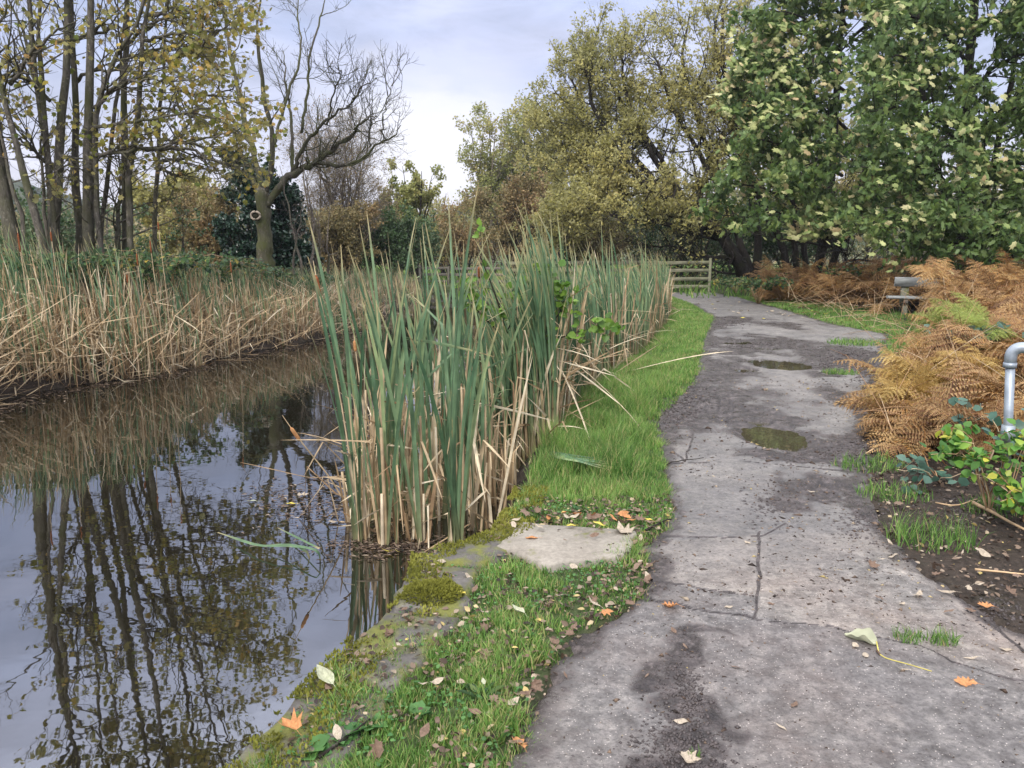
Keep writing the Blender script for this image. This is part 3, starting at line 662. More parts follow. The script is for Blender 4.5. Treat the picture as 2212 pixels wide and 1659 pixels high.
# ---- left sycamores: stems read off the photograph, then carried down to the ground and on upward
def stem(cpts, Y, r, up=4.5, lean=0.0):
    P = PX(crop1(cpts), Y); a = P[0]; g = np.array([a[0]+(a[0]-P[1][0])*.3, a[1], 0.0]); g[2] = gz(g[0], g[1])-.05
    P = [g]+P
    if up > 0:
        d = norm(P[-1]-P[-2]); q = P[-1]
        for k in range(3): q = q+np.array([d[0]*.6+lean*.25, rng.normal()*.08, 1.0])*up/3; P.append(q)
        r = r*.54; rad = np.concatenate([np.linspace(r*1.45, r*.68, len(P)-3), [r*.5, r*.3, r*.12]])
    else: r = r*.6; rad = np.linspace(r*1.3, r*.3, len(P))
    return (np.array(P), rad)
LT = [
 dict(Y=12.5, label='thick mottled sycamore trunks leaning out at the very edge of the canal view', st=[
   ([(70, 1400), (10, 1180), (-10, 900), (-60, 500), (-90, 0)], .17, 4), ([(240, 1330), (180, 1180), (100, 950), (60, 760), (20, 560), (-20, 300), (-60, 0)], .085, 4), ([(120, 1250), (60, 1050), (20, 880), (-10, 650)], .05, 2)]),
 dict(Y=13.5, label='biggest sycamore clump, pale trunks forking low with the bole swelling behind the reeds', st=[
   ([(320, 1420), (320, 1200), (350, 1000), (372, 800), (385, 500), (395, 250), (400, 0)], .12, 5), ([(300, 1150), (285, 980), (250, 700), (215, 400), (185, 200), (170, 0)], .085, 5),
   ([(285, 980), (262, 700), (240, 400), (225, 200), (232, 0)], .07, 5), ([(205, 350), (150, 240), (110, 150), (50, 0)], .04, 3), ([(280, 1380), (262, 1150), (250, 900), (236, 600)], .055, 0)]),
 dict(Y=14.2, label='slender straight sycamore trunk standing between two thicker forked ones', st=[([(460, 1390), (466, 1100), (455, 850), (430, 600), (425, 300), (425, 0)], .10, 5)]),
 dict(Y=13.2, label='dark sycamore trunk forking at head height with one limb rising to the side', st=[
   ([(520, 1430), (520, 1100), (530, 800), (535, 500), (540, 200), (545, 0)], .13, 5), ([(545, 700), (600, 520), (660, 400), (740, 270), (840, 80), (900, -60)], .06, 3), ([(525, 990), (600, 935), (680, 920), (760, 940)], .03, 0)]),
 dict(Y=14.5, label='thin sycamore stem leaning outward from its foot, crossed by a long bough', st=[([(590, 1400), (650, 1080), (672, 800), (700, 550), (722, 350), (740, 100)], .06, 3)]),
 dict(Y=13.8, label='twin-stemmed sycamore whose stems part and curve apart above the reeds', st=[
   ([(740, 1400), (748, 1000), (735, 700), (745, 350), (755, 0)], .10, 5), ([(750, 960), (820, 830), (815, 560), (850, 350), (870, 180), (890, 60)], .075, 4), ([(690, 1380), (702, 1200), (722, 1050), (740, 900)], .07, 0)]),
 dict(Y=15.0, label='lone thin dark sycamore stem standing nearest to the pollarded bare tree', st=[([(915, 1340), (932, 1150), (930, 850), (955, 600), (975, 350), (985, 100)], .062, 3)]),
]
LAT = {0: [[(60, 500), (200, 300), (330, 180), (460, 120)]], 4: [[(700, 400), (850, 300), (1000, 280), (1250, 290)], [(715, 300), (900, 130), (1150, 60), (1350, -60)]], 1: [[(300, 600), (180, 480), (60, 450), (-60, 440)], [(340, 900), (420, 960), (430, 1050)], [(260, 960), (160, 850), (20, 790)]],
       3: [[(540, 910), (900, 892), (1250, 815), (1500, 760)], [(545, 760), (700, 740), (900, 712), (1250, 640), (1480, 590)], [(560, 640), (700, 500), (900, 470), (1150, 480)]],
       5: [[(830, 650), (980, 640), (1120, 680)], [(850, 330), (980, 360), (1130, 310), (1300, 200), (1430, 80)], [(740, 880), (1100, 885), (1300, 960), (1480, 990)], [(880, 90), (1050, 70), (1200, 60), (1400, 0)], [(860, 240), (1000, 200), (1200, 190), (1400, 170)]],
       6: [[(945, 960), (1050, 945), (1200, 925), (1400, 1010)], [(940, 830), (1100, 840), (1300, 900), (1420, 880)], [(965, 480), (1100, 560), (1300, 560), (1450, 480)], [(935, 980), (1050, 1045), (1180, 1020)]],
       2: [[(440, 500), (520, 420), (700, 410), (900, 430), (1100, 380)], [(430, 250), (560, 200), (700, 160), (950, 130), (1150, 100)]]}
def left_trees():
    for i, t in enumerate(LT):
        st = [stem(p, t['Y']+rng.normal()*.15, r, up) for p, r, up in t['st']]
        P, R = stemarrays(st, 20)
        lats = []
        for L in LAT.get(i, []):
            n = len(L); Pt = PX(crop1(L), [t['Y']-k*.5/n*2.2 for k in range(n)]); lats.append((np.array(Pt), np.linspace(.034, .006, n)))
        tp = P[:, 10:][R[:, 0] > .05]; tr = R[:, 10:][R[:, 0] > .05]
        u1, ur1 = kids(tp, tr, 16, .3, 1., (1.2, 2.8), (35, 75), .15, 8, .2, .4, rmin=.01); u2, ur2 = kids(u1, ur1, 5, .2, 1, (.4, .9), (30, 60), .1, 5, .25, .5, rmin=.004)
        a, ar = kids(P, R, 10, .42, .97, (1.0, 2.4), (40, 70), .25, 8, .22, .42, rmin=.010, bias=(.25, -.15, 0))
        b0, br0 = kids(P, R, 5, .15, .9, (.5, 1.1), (50, 80), .3, 5, .25, .2, rmin=.006)
        if lats:
            LP, LR = stemarrays(lats, 12); a2, ar2 = kids(LP, LR, 15, .12, 1, (.5, 1.5), (25, 55), .05, 8, .2, .6, rmin=.006)
            LP8 = LP
        tw = []
        b, br = kids(a, ar, 5, .2, 1, (.4, .9), (30, 60), .1, 5, .25, .5, rmin=.004)
        tw += [(b, br, 3), (b0, br0, 3)]; pos = []
        k = 7 if i in (0, 1) else 6
        keep = rng.random(len(b)) < .9
        pos.append(on_twigs(b[keep], k, .25))
        pos.append(on_twigs(b0, 2, .4))
        wood = [(a, ar, 5), (u1, ur1, 5)]; tw.append((u2, ur2, 3)); pos.append(on_twigs(u2, 14, .1))
        if lats:
            b2, br2 = kids(a2, ar2, 6, .15, 1, (.25, .65), (30, 60), .05, 5, .25, .6, rmin=.003); tw.append((b2, br2, 3)); tw.append((a2, ar2, 4)); pos.append(on_twigs(b2, 4, .3)); pos.append(on_twigs(a2, 5, .4))
        p = np.vstack([q[0] for q in pos]); n = len(p)
        # thin the leaves out low among the trunks
        kp = (p[:, 2] > 2.2) & (rng.random(n)*np.where(p[:, 2] > 6.3, 1.2, 1.85) < np.where(p[:, 0] < -5.2, .5, 1.) * np.where(p[:, 2] < 3.2, .55, 1.)*np.where(p[:, 2] > 6.3, 1.5, 1)); p = p[kp]; n = len(p)
        d = rdir(n, -.5); nn = rdir(n, .6); sz = rng.uniform(.06, .105, n)*np.where(p[:, 2] > 7, 1.2, 1.)
        sh = np.clip(rng.beta(2, 2.4, n)+(.0), 0, 1)
        base = st[0][0][0]
        tree('sycamore_tree', t['label'], 'tree', tuple(base), st+lats, tw, [(MAPLE, p+rng.normal(size=(n, 3))*.05, d, nn, sz, sh, M['syc_left'])], M['bark'], M['bark'], 'autumn sycamores along the far bank', wood=wood)
left_trees()
# ---- pollarded bare tree
def bare_tree():
    Y = 20.
    def P_(c, dy=0): return np.array(PX(crop1(c), [Y+dy*k/len(c) for k in range(len(c))]))
    S = []
    tr = P_([(1575, 1540), (1568, 1400), (1562, 1250), (1562, 1120)]); g = tr[0].copy(); g[2] = gz(g[0], Y)-.05
    S.append((np.vstack([g, tr]), [.27, .23, .19, .18, .17]))
    S0 = len(S)
    S += [(P_([(1562, 1180), (1535, 1100), (1480, 1050), (1400, 1020), (1340, 1055)]), [.13, .10, .08, .06, .03]),
          (P_([(1560, 1140), (1520, 950), (1470, 800), (1420, 560), (1360, 300), (1330, 60), (1320, -200)], 1.5), [.12, .10, .09, .075, .06, .04, .02]),
          (P_([(1575, 1160), (1620, 950), (1600, 700), (1540, 400), (1520, 150), (1560, -100)], -1), [.11, .09, .075, .06, .04, .02]),
          (P_([(1580, 1230), (1640, 1130), (1720, 1040), (1790, 1000), (1860, 975), (1920, 920), (1980, 880), (2036, 840), (2100, 800)]), [.14, .125, .12, .11, .10, .09, .08, .07, .06]),
          ([*P_([(1860, 975), (1925, 965), (1990, 985), (2050, 975), (2110, 960)]), *PX([(790, 338), (805, 318), (830, 300), (850, 298), (866, 270)], Y)], [.075, .07, .065, .06, .055, .05, .042, .036, .028, .015]),
          ([*P_([(2036, 840), (2100, 800)]), *PX([(775, 268), (790, 258), (815, 250)], Y-.5)], [.06, .05, .04, .03, .015]),
          ([*PX([(800, 318), (797, 290), (802, 270), (812, 262)], Y)], [.03, .026, .02, .01]),
          ([*PX([(830, 300), (824, 270), (832, 230), (845, 190), (858, 150)], Y)], [.032, .025, .018, .012, .008]),
          (P_([(1735, 1030), (1738, 850), (1720, 640), (1700, 480), (1680, 300)], 1), [.07, .06, .045, .03, .012]),
          (P_([(1740, 1020), (1800, 880), (1880, 760), (1960, 690), (2060, 640)], -1), [.08, .065, .055, .045, .03]),
          ([*P_([(2060, 640)]), *PX([(765, 215), (780, 190), (800, 175), (815, 168)], Y-1)], [.03, .025, .02, .015, .01]),
          (P_([(1790, 790), (1830, 500), (1840, 300), (1900, 130), (1930, 0), (1935, -150)], 1), [.055, .045, .036, .028, .018, .01]),
          (P_([(1610, 900), (1700, 600), (1800, 300), (1760, 100), (1780, -80)], 2), [.06, .05, .035, .025, .015]),
          (P_([(1940, 740), (1970, 600), (2000, 500), (2036, 430), (1990, 400)], -1.5), [.04, .03, .025, .018, .01]),
          (P_([(1500, 870), (1400, 760), (1330, 640), (1300, 500), (1290, 350)], 1), [.06, .05, .04, .03, .015])]
    S = [(np.asarray(p), np.asarray(r)*(1. if i < 1 else .72)) for i, (p, r) in enumerate(S)]
    P, R = stemarrays(S[1:], 14)
    a, ar = kids(P, R, 5, .25, 1., (.7, 1.7), (30, 65), 1.0, 8, .28, .45, rmin=.012)
    sh = P[[3, 4, 5, 9, 10, 13]]; shr = R[[3, 4, 5, 9, 10, 13]]
    b, br = kids(a, ar, 5, .15, 1, (.4, .9), (30, 60), .6, 6, .25, .5, rmin=.007)
    c, cr = kids(b, br, 3, .2, 1, (.2, .5), (25, 55), .4, 5, .25, .6, rmin=.0045)
    w2, wr = kids(sh, shr, 12, .3, 1, (.5, 1.1), (50, 85), 1.1, 6, .2, .3, rmin=.008)
    w3, wr3 = kids(w2, wr, 3, .2, 1, (.2, .5), (30, 60), .5, 4, .2, .6, rmin=.005)
    root = tree('bare_tree', 'leafless pollarded tree with a mossy trunk and long crooked boughs', 'tree', tuple(S[0][0][0]), S, [(b, br, 3), (c, cr, 3), (w2, wr, 4), (w3, wr3, 3)], [], M['bark_bare'], M['bark_bare'], K=22, wood=[(a, ar, 5)])
    # torn branch scar: pale callus ring round a dark hollow
    B = Buf(); c0 = At(1518*.3638, 1280*.3638, Y-.24); a = np.linspace(0, 2*PI, 16); ring = np.stack([.115*np.cos(a), -.03*np.abs(np.sin(a)), .10*np.sin(a)], 1)
    off = S[0][0][0]; tubes(B, ring+c0-off, np.full(16, .028), 6, r=.5); B.obj('branch_scar', M['leaf_tan'], root, smooth=True)
    B = Buf(); tubes(B, np.array([[0, .12, 0], [0, .0, 0]])+c0-off, np.array([.13, .09]), 12); B.obj('scar_hollow', M['bark_dark'], root)
bare_tree()
# ---- generic broadleaf / shrub by parameters
def bush(name, label, cat, u, v0, Y, wpx, vtop, nst, bark, twigmat, leafm, tpl, nl, size, r0=.05, spread=.5, bareness=1.0, levels=(6, 5, 4), wig=.2, up=.4, group=None, lean=0., lf=.35, crown_t=.2, dens=None, splay=1., base_v=None):
    """a tree filling about wpx wide from the ground up to row vtop, at distance Y"""
    b = At(u, v0, Y); b[2] = gz(b[0], Y)-.03; top = At(u, vtop, Y)[2]; H = top-b[2]; W = wpx/F*Y/2
    st = []
    for k in range(nst):
        an = 2*PI*k/nst+rng.uniform(-.4, .4); rr = W*spread*rng.uniform(.3, 1.)*(0 if nst == 1 else 1)
        tx = rr*math.cos(an)+lean; ty = rr*math.sin(an)*.7; h = H*rng.uniform(.72, .95)
        p0 = b+np.array([.12*math.cos(an)*splay, .12*math.sin(an)*splay, 0]); pts = [p0]
        for s in (.3, .6, 1.): pts.append(b+np.array([tx*s**.8, ty*s**.8, h*s])+rng.normal(size=3)*.03*H*np.array([1, 1, .3]))
        st.append((np.array(pts), np.array([1.2, .85, .55, .15])*r0*rng.uniform(.7, 1.1)))
    P, R = stemarrays(st, 12); n1, n2, n3 = levels
    a, ar = kids(P, R, n1, .15, .95, (W*.6, W*1.05), (30, 65), up, 8, wig, .5, rmin=r0*.12)
    b_, br = kids(a, ar, n2, .15, 1, (W*.25, W*.5), (25, 60), up*.6, 6, wig, .5, rmin=r0*.06)
    c, cr = kids(b_, br, n3, .15, 1, (W*.10, W*.25), (25, 60), up*.4, 4, wig, .6, rmin=r0*.035)
    ls = []
    if nl:
        p, _ = on_twigs(c, nl, .1); p2, _ = on_twigs(b_, max(1, nl), .3); p = np.vstack([p, p2]); n = len(p)
        if dens is not None: k = dens(p, b, H); p = p[k]; n = len(p)
        p = p+rng.normal(size=(n, 3))*size*.5; big = vnoise(p[:, 0]*1.1, p[:, 2]*1.4, 5)*.5+.5*rng.random(n)
        ls = [(tpl, p, rdir(n, -.3), rdir(n, .5), size*rng.uniform(.7, 1.25, n), np.clip(big, 0, 1), leafm)]
    return tree(name, label, cat, tuple(b), st, [(b_, br, 3), (c, cr, 3)], ls, bark, twigmat, group, trunkS=7, K=12, wood=[(a, ar, 4)])
DW = DIAW
G1 = 'small trees and bushes on the far bank'
bush('willow_bush', 'hazy yellow-green willow bush seen between the far bank trunks', 'bush', 400, 560, 30, 240, 375, 7, M['bark_pale'], M['twig'], M['willow'], DIAW, 7, .12, .06, .75, levels=(9, 7, 5), group=G1)
bush('hawthorn_bush', 'sparse green-leaved thorn bush at the foot of the thin sycamores', 'bush', 370, 560, 17, 210, 440, 6, M['bark_dark'], M['twig'], M['bramble'], DW, 3, .06, .03, .7, levels=(5, 4, 3))
bush('hawthorn_bush', 'brownish twiggy bush between the thin sycamores and the holly', 'bush', 455, 560, 24, 200, 400, 8, M['bark_dark'], M['twig'], M['brownleaf'], DW, 5, .075, .035, .75, levels=(8, 6, 5))
bush('grey_willow_bush', 'low dull green thicket under the leaning edge sycamores', 'bush', 120, 560, 19, 360, 470, 8, M['bark_dark'], M['twig'], M['bramble'], DW, 4, .08, .03, .8)
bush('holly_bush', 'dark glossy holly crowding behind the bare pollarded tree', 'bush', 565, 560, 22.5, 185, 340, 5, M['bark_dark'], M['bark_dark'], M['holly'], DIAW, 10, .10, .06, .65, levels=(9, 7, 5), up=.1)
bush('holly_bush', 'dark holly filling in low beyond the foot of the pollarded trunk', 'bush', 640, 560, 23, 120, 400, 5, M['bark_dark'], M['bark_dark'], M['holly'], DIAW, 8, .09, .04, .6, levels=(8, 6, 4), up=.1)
bush('holly_bush', 'lower dark holly spreading in front of the bigger one', 'bush', 520, 560, 21.5, 120, 455, 5, M['bark_dark'], M['bark_dark'], M['holly'], DIAW, 8, .09, .04, .6, levels=(7, 5, 4), up=.05)
bush('sallow_bush', 'grey-green sallow bush filling the gap beyond the end of the far reeds', 'bush', 730, 575, 27, 190, 455, 8, M['bark_dark'], M['twig'], M['brownleaf'], DIAW, 5, .08, .04, .75, levels=(8, 6, 5))
bush('sallow_bush', 'dim sallow bush low behind the tips of the near bulrushes', 'bush', 850, 585, 31, 190, 470, 8, M['bark_dark'], M['twig'], M['bramble'], DIAW, 5, .09, .04, .75, levels=(8, 6, 5))
bush('thorn_tree', 'pale slender crooked stem standing close beside the bare pollarded tree', 'tree', 650, 560, 19, 110, 330, 3, M['bark_pale'], M['twig_pale'], None, None, 0, 0, .05, .6, levels=(7, 5, 3), wig=.3, up=.35)
bush('twiggy_tree', 'broad grey tree of fine bare twigs behind the crooked boughs', 'tree', 735, 560, 30, 300, 225, 10, M['bark_pale'], M['twig_pale'], M['brownleaf'], DIAW, 1, .05, .08, .65, levels=(14, 10, 8), wig=.25, up=.35)
bush('twiggy_tree', 'tangled grey-brown bush low down behind the green reed clump', 'tree', 790, 560, 33, 180, 400, 7, M['bark_dark'], M['twig'], M['brownleaf'], DIAW, 3, .08, .05, .7, levels=(9, 6, 5), wig=.25)
bush('twiggy_tree', 'pale bent stems of a bush beside the end of the far reed bed', 'tree', 690, 565, 23, 100, 400, 5, M['bark_pale'], M['twig_pale'], None, None, 0, 0, .045, .7, levels=(8, 6, 4), wig=.3, up=.2)
def domed(p, b, H):
    h = (p[:, 2]-b[2])/H; return (h > .42) & (rng.random(len(p)) < .75)
bush('ash_tree', 'small round-headed tree with yellow-green leaves on the skyline gap', 'tree', 893, 560, 42, 118, 350, 8, M['bark_dark'], M['twig'], M['birch'], DIAW, 5, .15, .09, .95, levels=(8, 6, 5), up=.3, dens=domed)
G2 = 'trees and bushes beyond the fence'
bush('alder_bush', 'dull green alder bush below the round-headed skyline tree', 'bush', 905, 580, 38, 140, 480, 7, M['bark_dark'], M['twig'], M['bramble'], DIAW, 4, .10, .05, .7, group=G2)
bush('alder_bush', 'brown-green bush at the far end of the canal', 'bush', 1000, 580, 40, 170, 455, 7, M['bark_dark'], M['twig'], M['brownleaf'], DIAW, 4, .11, .05, .7, group=G2)
bush('alder_bush', 'olive bush behind the canal-end fence next to the russet oak', 'bush', 960, 590, 44, 150, 430, 7, M['bark_dark'], M['twig'], M['willow'], DIAW, 3, .12, .05, .7, group=G2)
bush('birch_tree', 'tall wispy birch with drooping bare twigs on its outer side', 'tree', 1065, 560, 50, 190, 215, 5, M['bark_pale'], M['twig_pale'], M['birch'], DIAW, 3, .15, .13, .6, levels=(13, 8, 5), up=.35, wig=.2, group=G2)
bush('birch_tree', 'tall thin-leaved birch with parallel upright stems', 'tree', 1135, 560, 52, 200, 200, 8, M['bark_dark'], M['twig'], M['birch'], DIAW, 3, .15, .12, .8, levels=(12, 8, 5), up=.7, wig=.15, group=G2)
bush('birch_tree', 'nearly bare upright birch merging into the great willow', 'tree', 1205, 560, 54, 170, 195, 8, M['bark_dark'], M['twig_pale'], M['birch'], DIAW, 2, .14, .12, .8, levels=(12, 8, 6), up=.8, wig=.15, group=G2)
bush('oak_tree', 'low russet-brown oak in front of the birches', 'tree', 1110, 570, 42, 230, 390, 5, M['bark_dark'], M['twig'], M['brownleaf'], DIAW, 6, .14, .10, .6, levels=(9, 7, 5), group=G2)
bush('willow_bush', 'pale olive willow bush between the russet oak and the great willow', 'bush', 1225, 580, 36, 210, 410, 8, M['bark_dark'], M['twig'], M['willow'], DIAW, 6, .11, .06, .7, levels=(8, 7, 5), group=G2)
bush('brown_bush', 'dark brown bush behind the fence rails at the path bend', 'bush', 1300, 590, 36, 190, 490, 8, M['bark_dark'], M['twig'], M['brownleaf'], DIAW, 5, .08, .04, .7, levels=(8, 7, 4), group=G2)
bush('brown_bush', 'dim green undergrowth bush behind the end post of the fence', 'bush', 1480, 590, 35, 260, 480, 8, M['bark_dark'], M['twig'], M['bramble'], DIAW, 6, .10, .04, .7, levels=(8, 7, 4), group=G2)
bush('brown_bush', 'dim thicket in the gloom under the willow boughs', 'bush', 1700, 590, 34, 320, 470, 9, M['bark_dark'], M['twig'], M['bramble'], DIAW, 7, .11, .04, .7, levels=(8, 7, 4), group=G2)
# ---- great willow with leaning trunks
def willow():
    Y = 29.5
    def P_(c, dy=0.): return np.array(PX(c, [Y+dy*k/len(c) for k in range(len(c))]))
    b = At(1600, 600, Y); 
    S = []
    def st(c, r, dy=0., g=True):
        p = P_(c, dy)
        if g: q = p[0].copy(); q[2] = gz(q[0], q[1])-.05; p = np.vstack([q, p])
        S.append((p, np.linspace(r*1.15, r*.3, len(p))))
    st([(1612, 598), (1590, 560), (1560, 510), (1510, 470), (1440, 430), (1370, 380), (1320, 300)], .26, -2)
    st([(1560, 515), (1490, 500), (1430, 480), (1340, 470), (1270, 450)], .12, -3, False)
    st([(1625, 600), (1612, 560), (1590, 500), (1560, 420), (1510, 330), (1450, 230), (1420, 130)], .17, 1)
    st([(1630, 600), (1640, 520), (1620, 400), (1590, 280), (1560, 150), (1560, 20)], .17, 1)
    st([(1700, 600), (1690, 520), (1640, 440), (1600, 300), (1640, 150), (1680, 30)], .15, -1)
    st([(1720, 600), (1715, 500), (1720, 380), (1740, 240), (1760, 100)], .14, 1)
    st([(1740, 600), (1738, 520), (1700, 420), (1660, 330), (1640, 250)], .12, -3)
    st([(1755, 600), (1790, 520), (1830, 420), (1850, 300)], .14, 0)
    st([(1440, 430), (1380, 350), (1300, 270), (1270, 200), (1280, 130)], .11, -1, False)
    st([(1500, 470), (1440, 390), (1380, 280), (1350, 200), (1340, 110)], .11, 1, False)
    st([(1440, 430), (1340, 340), (1265, 260), (1235, 170)], .10, 0, False)
    st([(1320, 400), (1260, 380), (1215, 330), (1210, 280)], .07, 1, False)
    st([(1500, 470), (1420, 330), (1330, 200), (1290, 120)], .10, 2, False)
    st([(1590, 500), (1520, 300), (1470, 130), (1490, 30)], .10, 2, False)
    st([(1620, 400), (1560, 220), (1540, 60), (1580, -60)], .08, 2, False)
    st([(1370, 420), (1300, 420), (1250, 440), (1225, 470)], .06, -1, False)
    st([(1610, 560), (1520, 555), (1440, 530), (1390, 535)], .07, -1, False)
    st([(1760, 600), (1840, 560), (1900, 565), (1960, 600)], .06, -2, False)
    st([(1620, 590), (1560, 590), (1480, 560), (1420, 570)], .05, 1, False)
    P, R = stemarrays(S, 16)
    a, ar = kids(P, R, 20, .25, 1, (1.8, 3.9), (30, 75), .35, 8, .25, .4, rmin=.02)
    b_, br = kids(a, ar, 7, .15, 1, (.6, 1.4), (25, 60), .35, 6, .25, .5, rmin=.008)
    c, cr = kids(b_, br, 5, .15, 1, (.3, .7), (20, 50), .5, 4, .2, .6, rmin=.004)
    p, _ = on_twigs(c, 9, .1); p3, _ = on_twigs(b_, 8, .2); p = np.vstack([p, p3]); 
    uu = p[:, 0]/p[:, 1]  # thin towards the low shaded side where only bare twigs show
    n = len(p); low = sstep(3.2, 1.6, p[:, 2]); keep = (rng.random(n) > low*.93) & (rng.random(n) < np.interp(p[:, 2], [4, 6, 9], [1., .75, .45])); p = p[keep]; n = len(p)
    p = p+rng.normal(size=(n, 3))*.06; big = vnoise(p[:, 0]*.9, p[:, 2]*1.1, 15)*.55+.45*rng.random(n)
    d = rdir(n, .1); 
    low_a, low_r = kids(P[[0, 1, -3, -2, -1]], R[[0, 1, -3, -2, -1]], 22, .05, 1, (.8, 2.0), (40, 90), -.2, 8, .35, .3, rmin=.012)
    low_b, low_br = kids(low_a, low_r, 6, .1, 1, (.3, .9), (30, 70), .0, 5, .3, .5, rmin=.006)
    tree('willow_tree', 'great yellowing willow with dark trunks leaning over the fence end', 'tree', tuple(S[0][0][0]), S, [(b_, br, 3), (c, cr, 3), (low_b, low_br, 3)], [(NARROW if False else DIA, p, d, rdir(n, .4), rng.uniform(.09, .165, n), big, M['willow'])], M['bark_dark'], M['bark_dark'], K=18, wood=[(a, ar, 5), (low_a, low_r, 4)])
willow()
# ---- sycamores by the path
def right_syc(label, Y, trunks, tiers, seedo=0):
    S = []
    for c, r, dy in trunks:
        p = np.array(PX(c, [Y+dy*k/len(c) for k in range(len(c))])); q = p[0].copy(); q[2] = gz(q[0], q[1])-.05; S.append((np.vstack([q, p]), np.linspace(r*1.2, r*.35, len(p)+1)))
    Pt, Rt = stemarrays(S, 16)
    LB = []
    for c, r, dy in tiers:
        p = np.array(PX(c, [Y+dy*k/(len(c)-1) for k in range(len(c))])); LB.append((p, np.linspace(r, .012, len(p))))
    P, R = stemarrays(LB, 12)
    a, ar = kids(P, R, 17, .10, 1, (.8*Y/18, 1.9*Y/18), (30, 65), .05, 8, .2, .5, rmin=.010, bias=(0, -.35, 0), droop_end=.3)
    b, br = kids(a, ar, 7, .15, 1, (.3, .75), (30, 65), .1, 5, .2, .5, rmin=.005, droop_end=.2)
    a2, ar2 = kids(Pt, Rt, 20, .22, 1, (1.5, 3.4), (40, 75), .1, 8, .2, .3, rmin=.015)
    b2, br2 = kids(a2, ar2, 6, .2, 1, (.4, 1.0), (30, 65), .05, 5, .2, .5, rmin=.006)
    p1, _ = on_twigs(b, 7, .1); p2, _ = on_twigs(b2, 9, .1); n1, n2 = len(p1), len(p2)
    p = np.vstack([p1, p2]); n = len(p); p = p+rng.normal(size=(n, 3))*.05
    p = p[p[:, 2] > (1.9 if Y > 21 else 1.0)+.5*rng.random(n)]; n = len(p)
    d = rdir(n, -.7); nn = rdir(n, .9); nn[:, 1] -= .35
    r = np.clip(vnoise(p[:, 0]*.8, p[:, 2]*.8, 44)*.35+.62*rng.random(n), 0, 1); sz = rng.uniform(.10, .18, n)*(Y/20)
    # leaves at the shoot ends, flipped by the wind to show pale undersides
    e = b[:, -1]; pick = (rng.random(len(e)) < .04+(.75 if Y > 21 else .5)*sstep(.52 if Y > 21 else .60, .70, vnoise(e[:, 0]*.9, e[:, 2]*2.0, 91))) & (e[:, 1] < Y-.1)
    e = np.repeat(e[pick], 4, 0); m_ = len(e); e = e+rng.normal(size=(m_, 3))*.12; e = e[e[:, 2] > (1.7 if Y > 21 else 1.0)]; m_ = len(e)
    dd = norm(np.array([-.8, -.1, .25])+rng.normal(size=(m_, 3))*.45); n3 = norm(np.array([0.1, -.9, .5])+rng.normal(size=(m_, 3))*.5)
    base = S[0][0][0]
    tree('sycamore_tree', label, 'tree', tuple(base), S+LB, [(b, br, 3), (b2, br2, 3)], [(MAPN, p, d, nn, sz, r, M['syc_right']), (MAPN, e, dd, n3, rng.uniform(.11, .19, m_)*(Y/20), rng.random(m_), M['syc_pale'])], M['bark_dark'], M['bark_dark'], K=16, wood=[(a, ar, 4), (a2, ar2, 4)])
right_syc('leafy green sycamore spreading tiers of wind-flipped pale leaves beside the willow', 23.5,
    [([(1760, 600), (1790, 480), (1800, 330), (1810, 150), (1830, -60), (1830, -300)], .13, 0), ([(1780, 600), (1840, 480), (1880, 330), (1900, 100), (1900, -200)], .11, 1)],
    [([(1800, 480), (1720, 430), (1620, 400), (1540, 395)], .05, -2.5), ([(1800, 520), (1740, 480), (1660, 470), (1560, 465)], .04, -2.2), ([(1820, 380), (1740, 330), (1640, 300), (1560, 300)], .05, -2),
     ([(1820, 300), (1760, 260), (1680, 230), (1600, 215)], .05, -2), ([(1830, 200), (1760, 150), (1690, 120), (1620, 130)], .05, -1.5), ([(1830, 100), (1780, 60), (1720, 30), (1660, 20)], .05, -1.5),
     ([(1830, 450), (1860, 420), (1900, 400), (1940, 405)], .05, -3), ([(1830, 520), (1820, 500), (1800, 490), (1780, 500)], .04, -3), ([(1840, 250), (1900, 220), (1950, 190)], .05, -2.5), ([(1835, 20), (1800, -60), (1750, -120)], .05, -1.5), ([(1840, 80), (1890, 40), (1950, 10)], .05, -2.5),
     ([(1830, 340), (1800, 330), (1760, 350), (1720, 370)], .04, -3.2), ([(1835, -100), (1900, -160), (1980, -200)], .05, -2), ([(1835, -150), (1780, -220), (1700, -260)], .05, -2), ([(1830, 540), (1770, 530), (1700, 520), (1620, 500)], .04, -3.4), ([(1830, 550), (1810, 540), (1780, 545), (1750, 560)], .04, -3.6), ([(1830, 280), (1740, 200), (1660, 160), (1590, 170)], .05, -.5), ([(1835, 150), (1760, 80), (1700, 70), (1600, 90)], .05, .5), ([(1835, 60), (1790, 0), (1760, -20), (1690, -30)], .05, .5)])
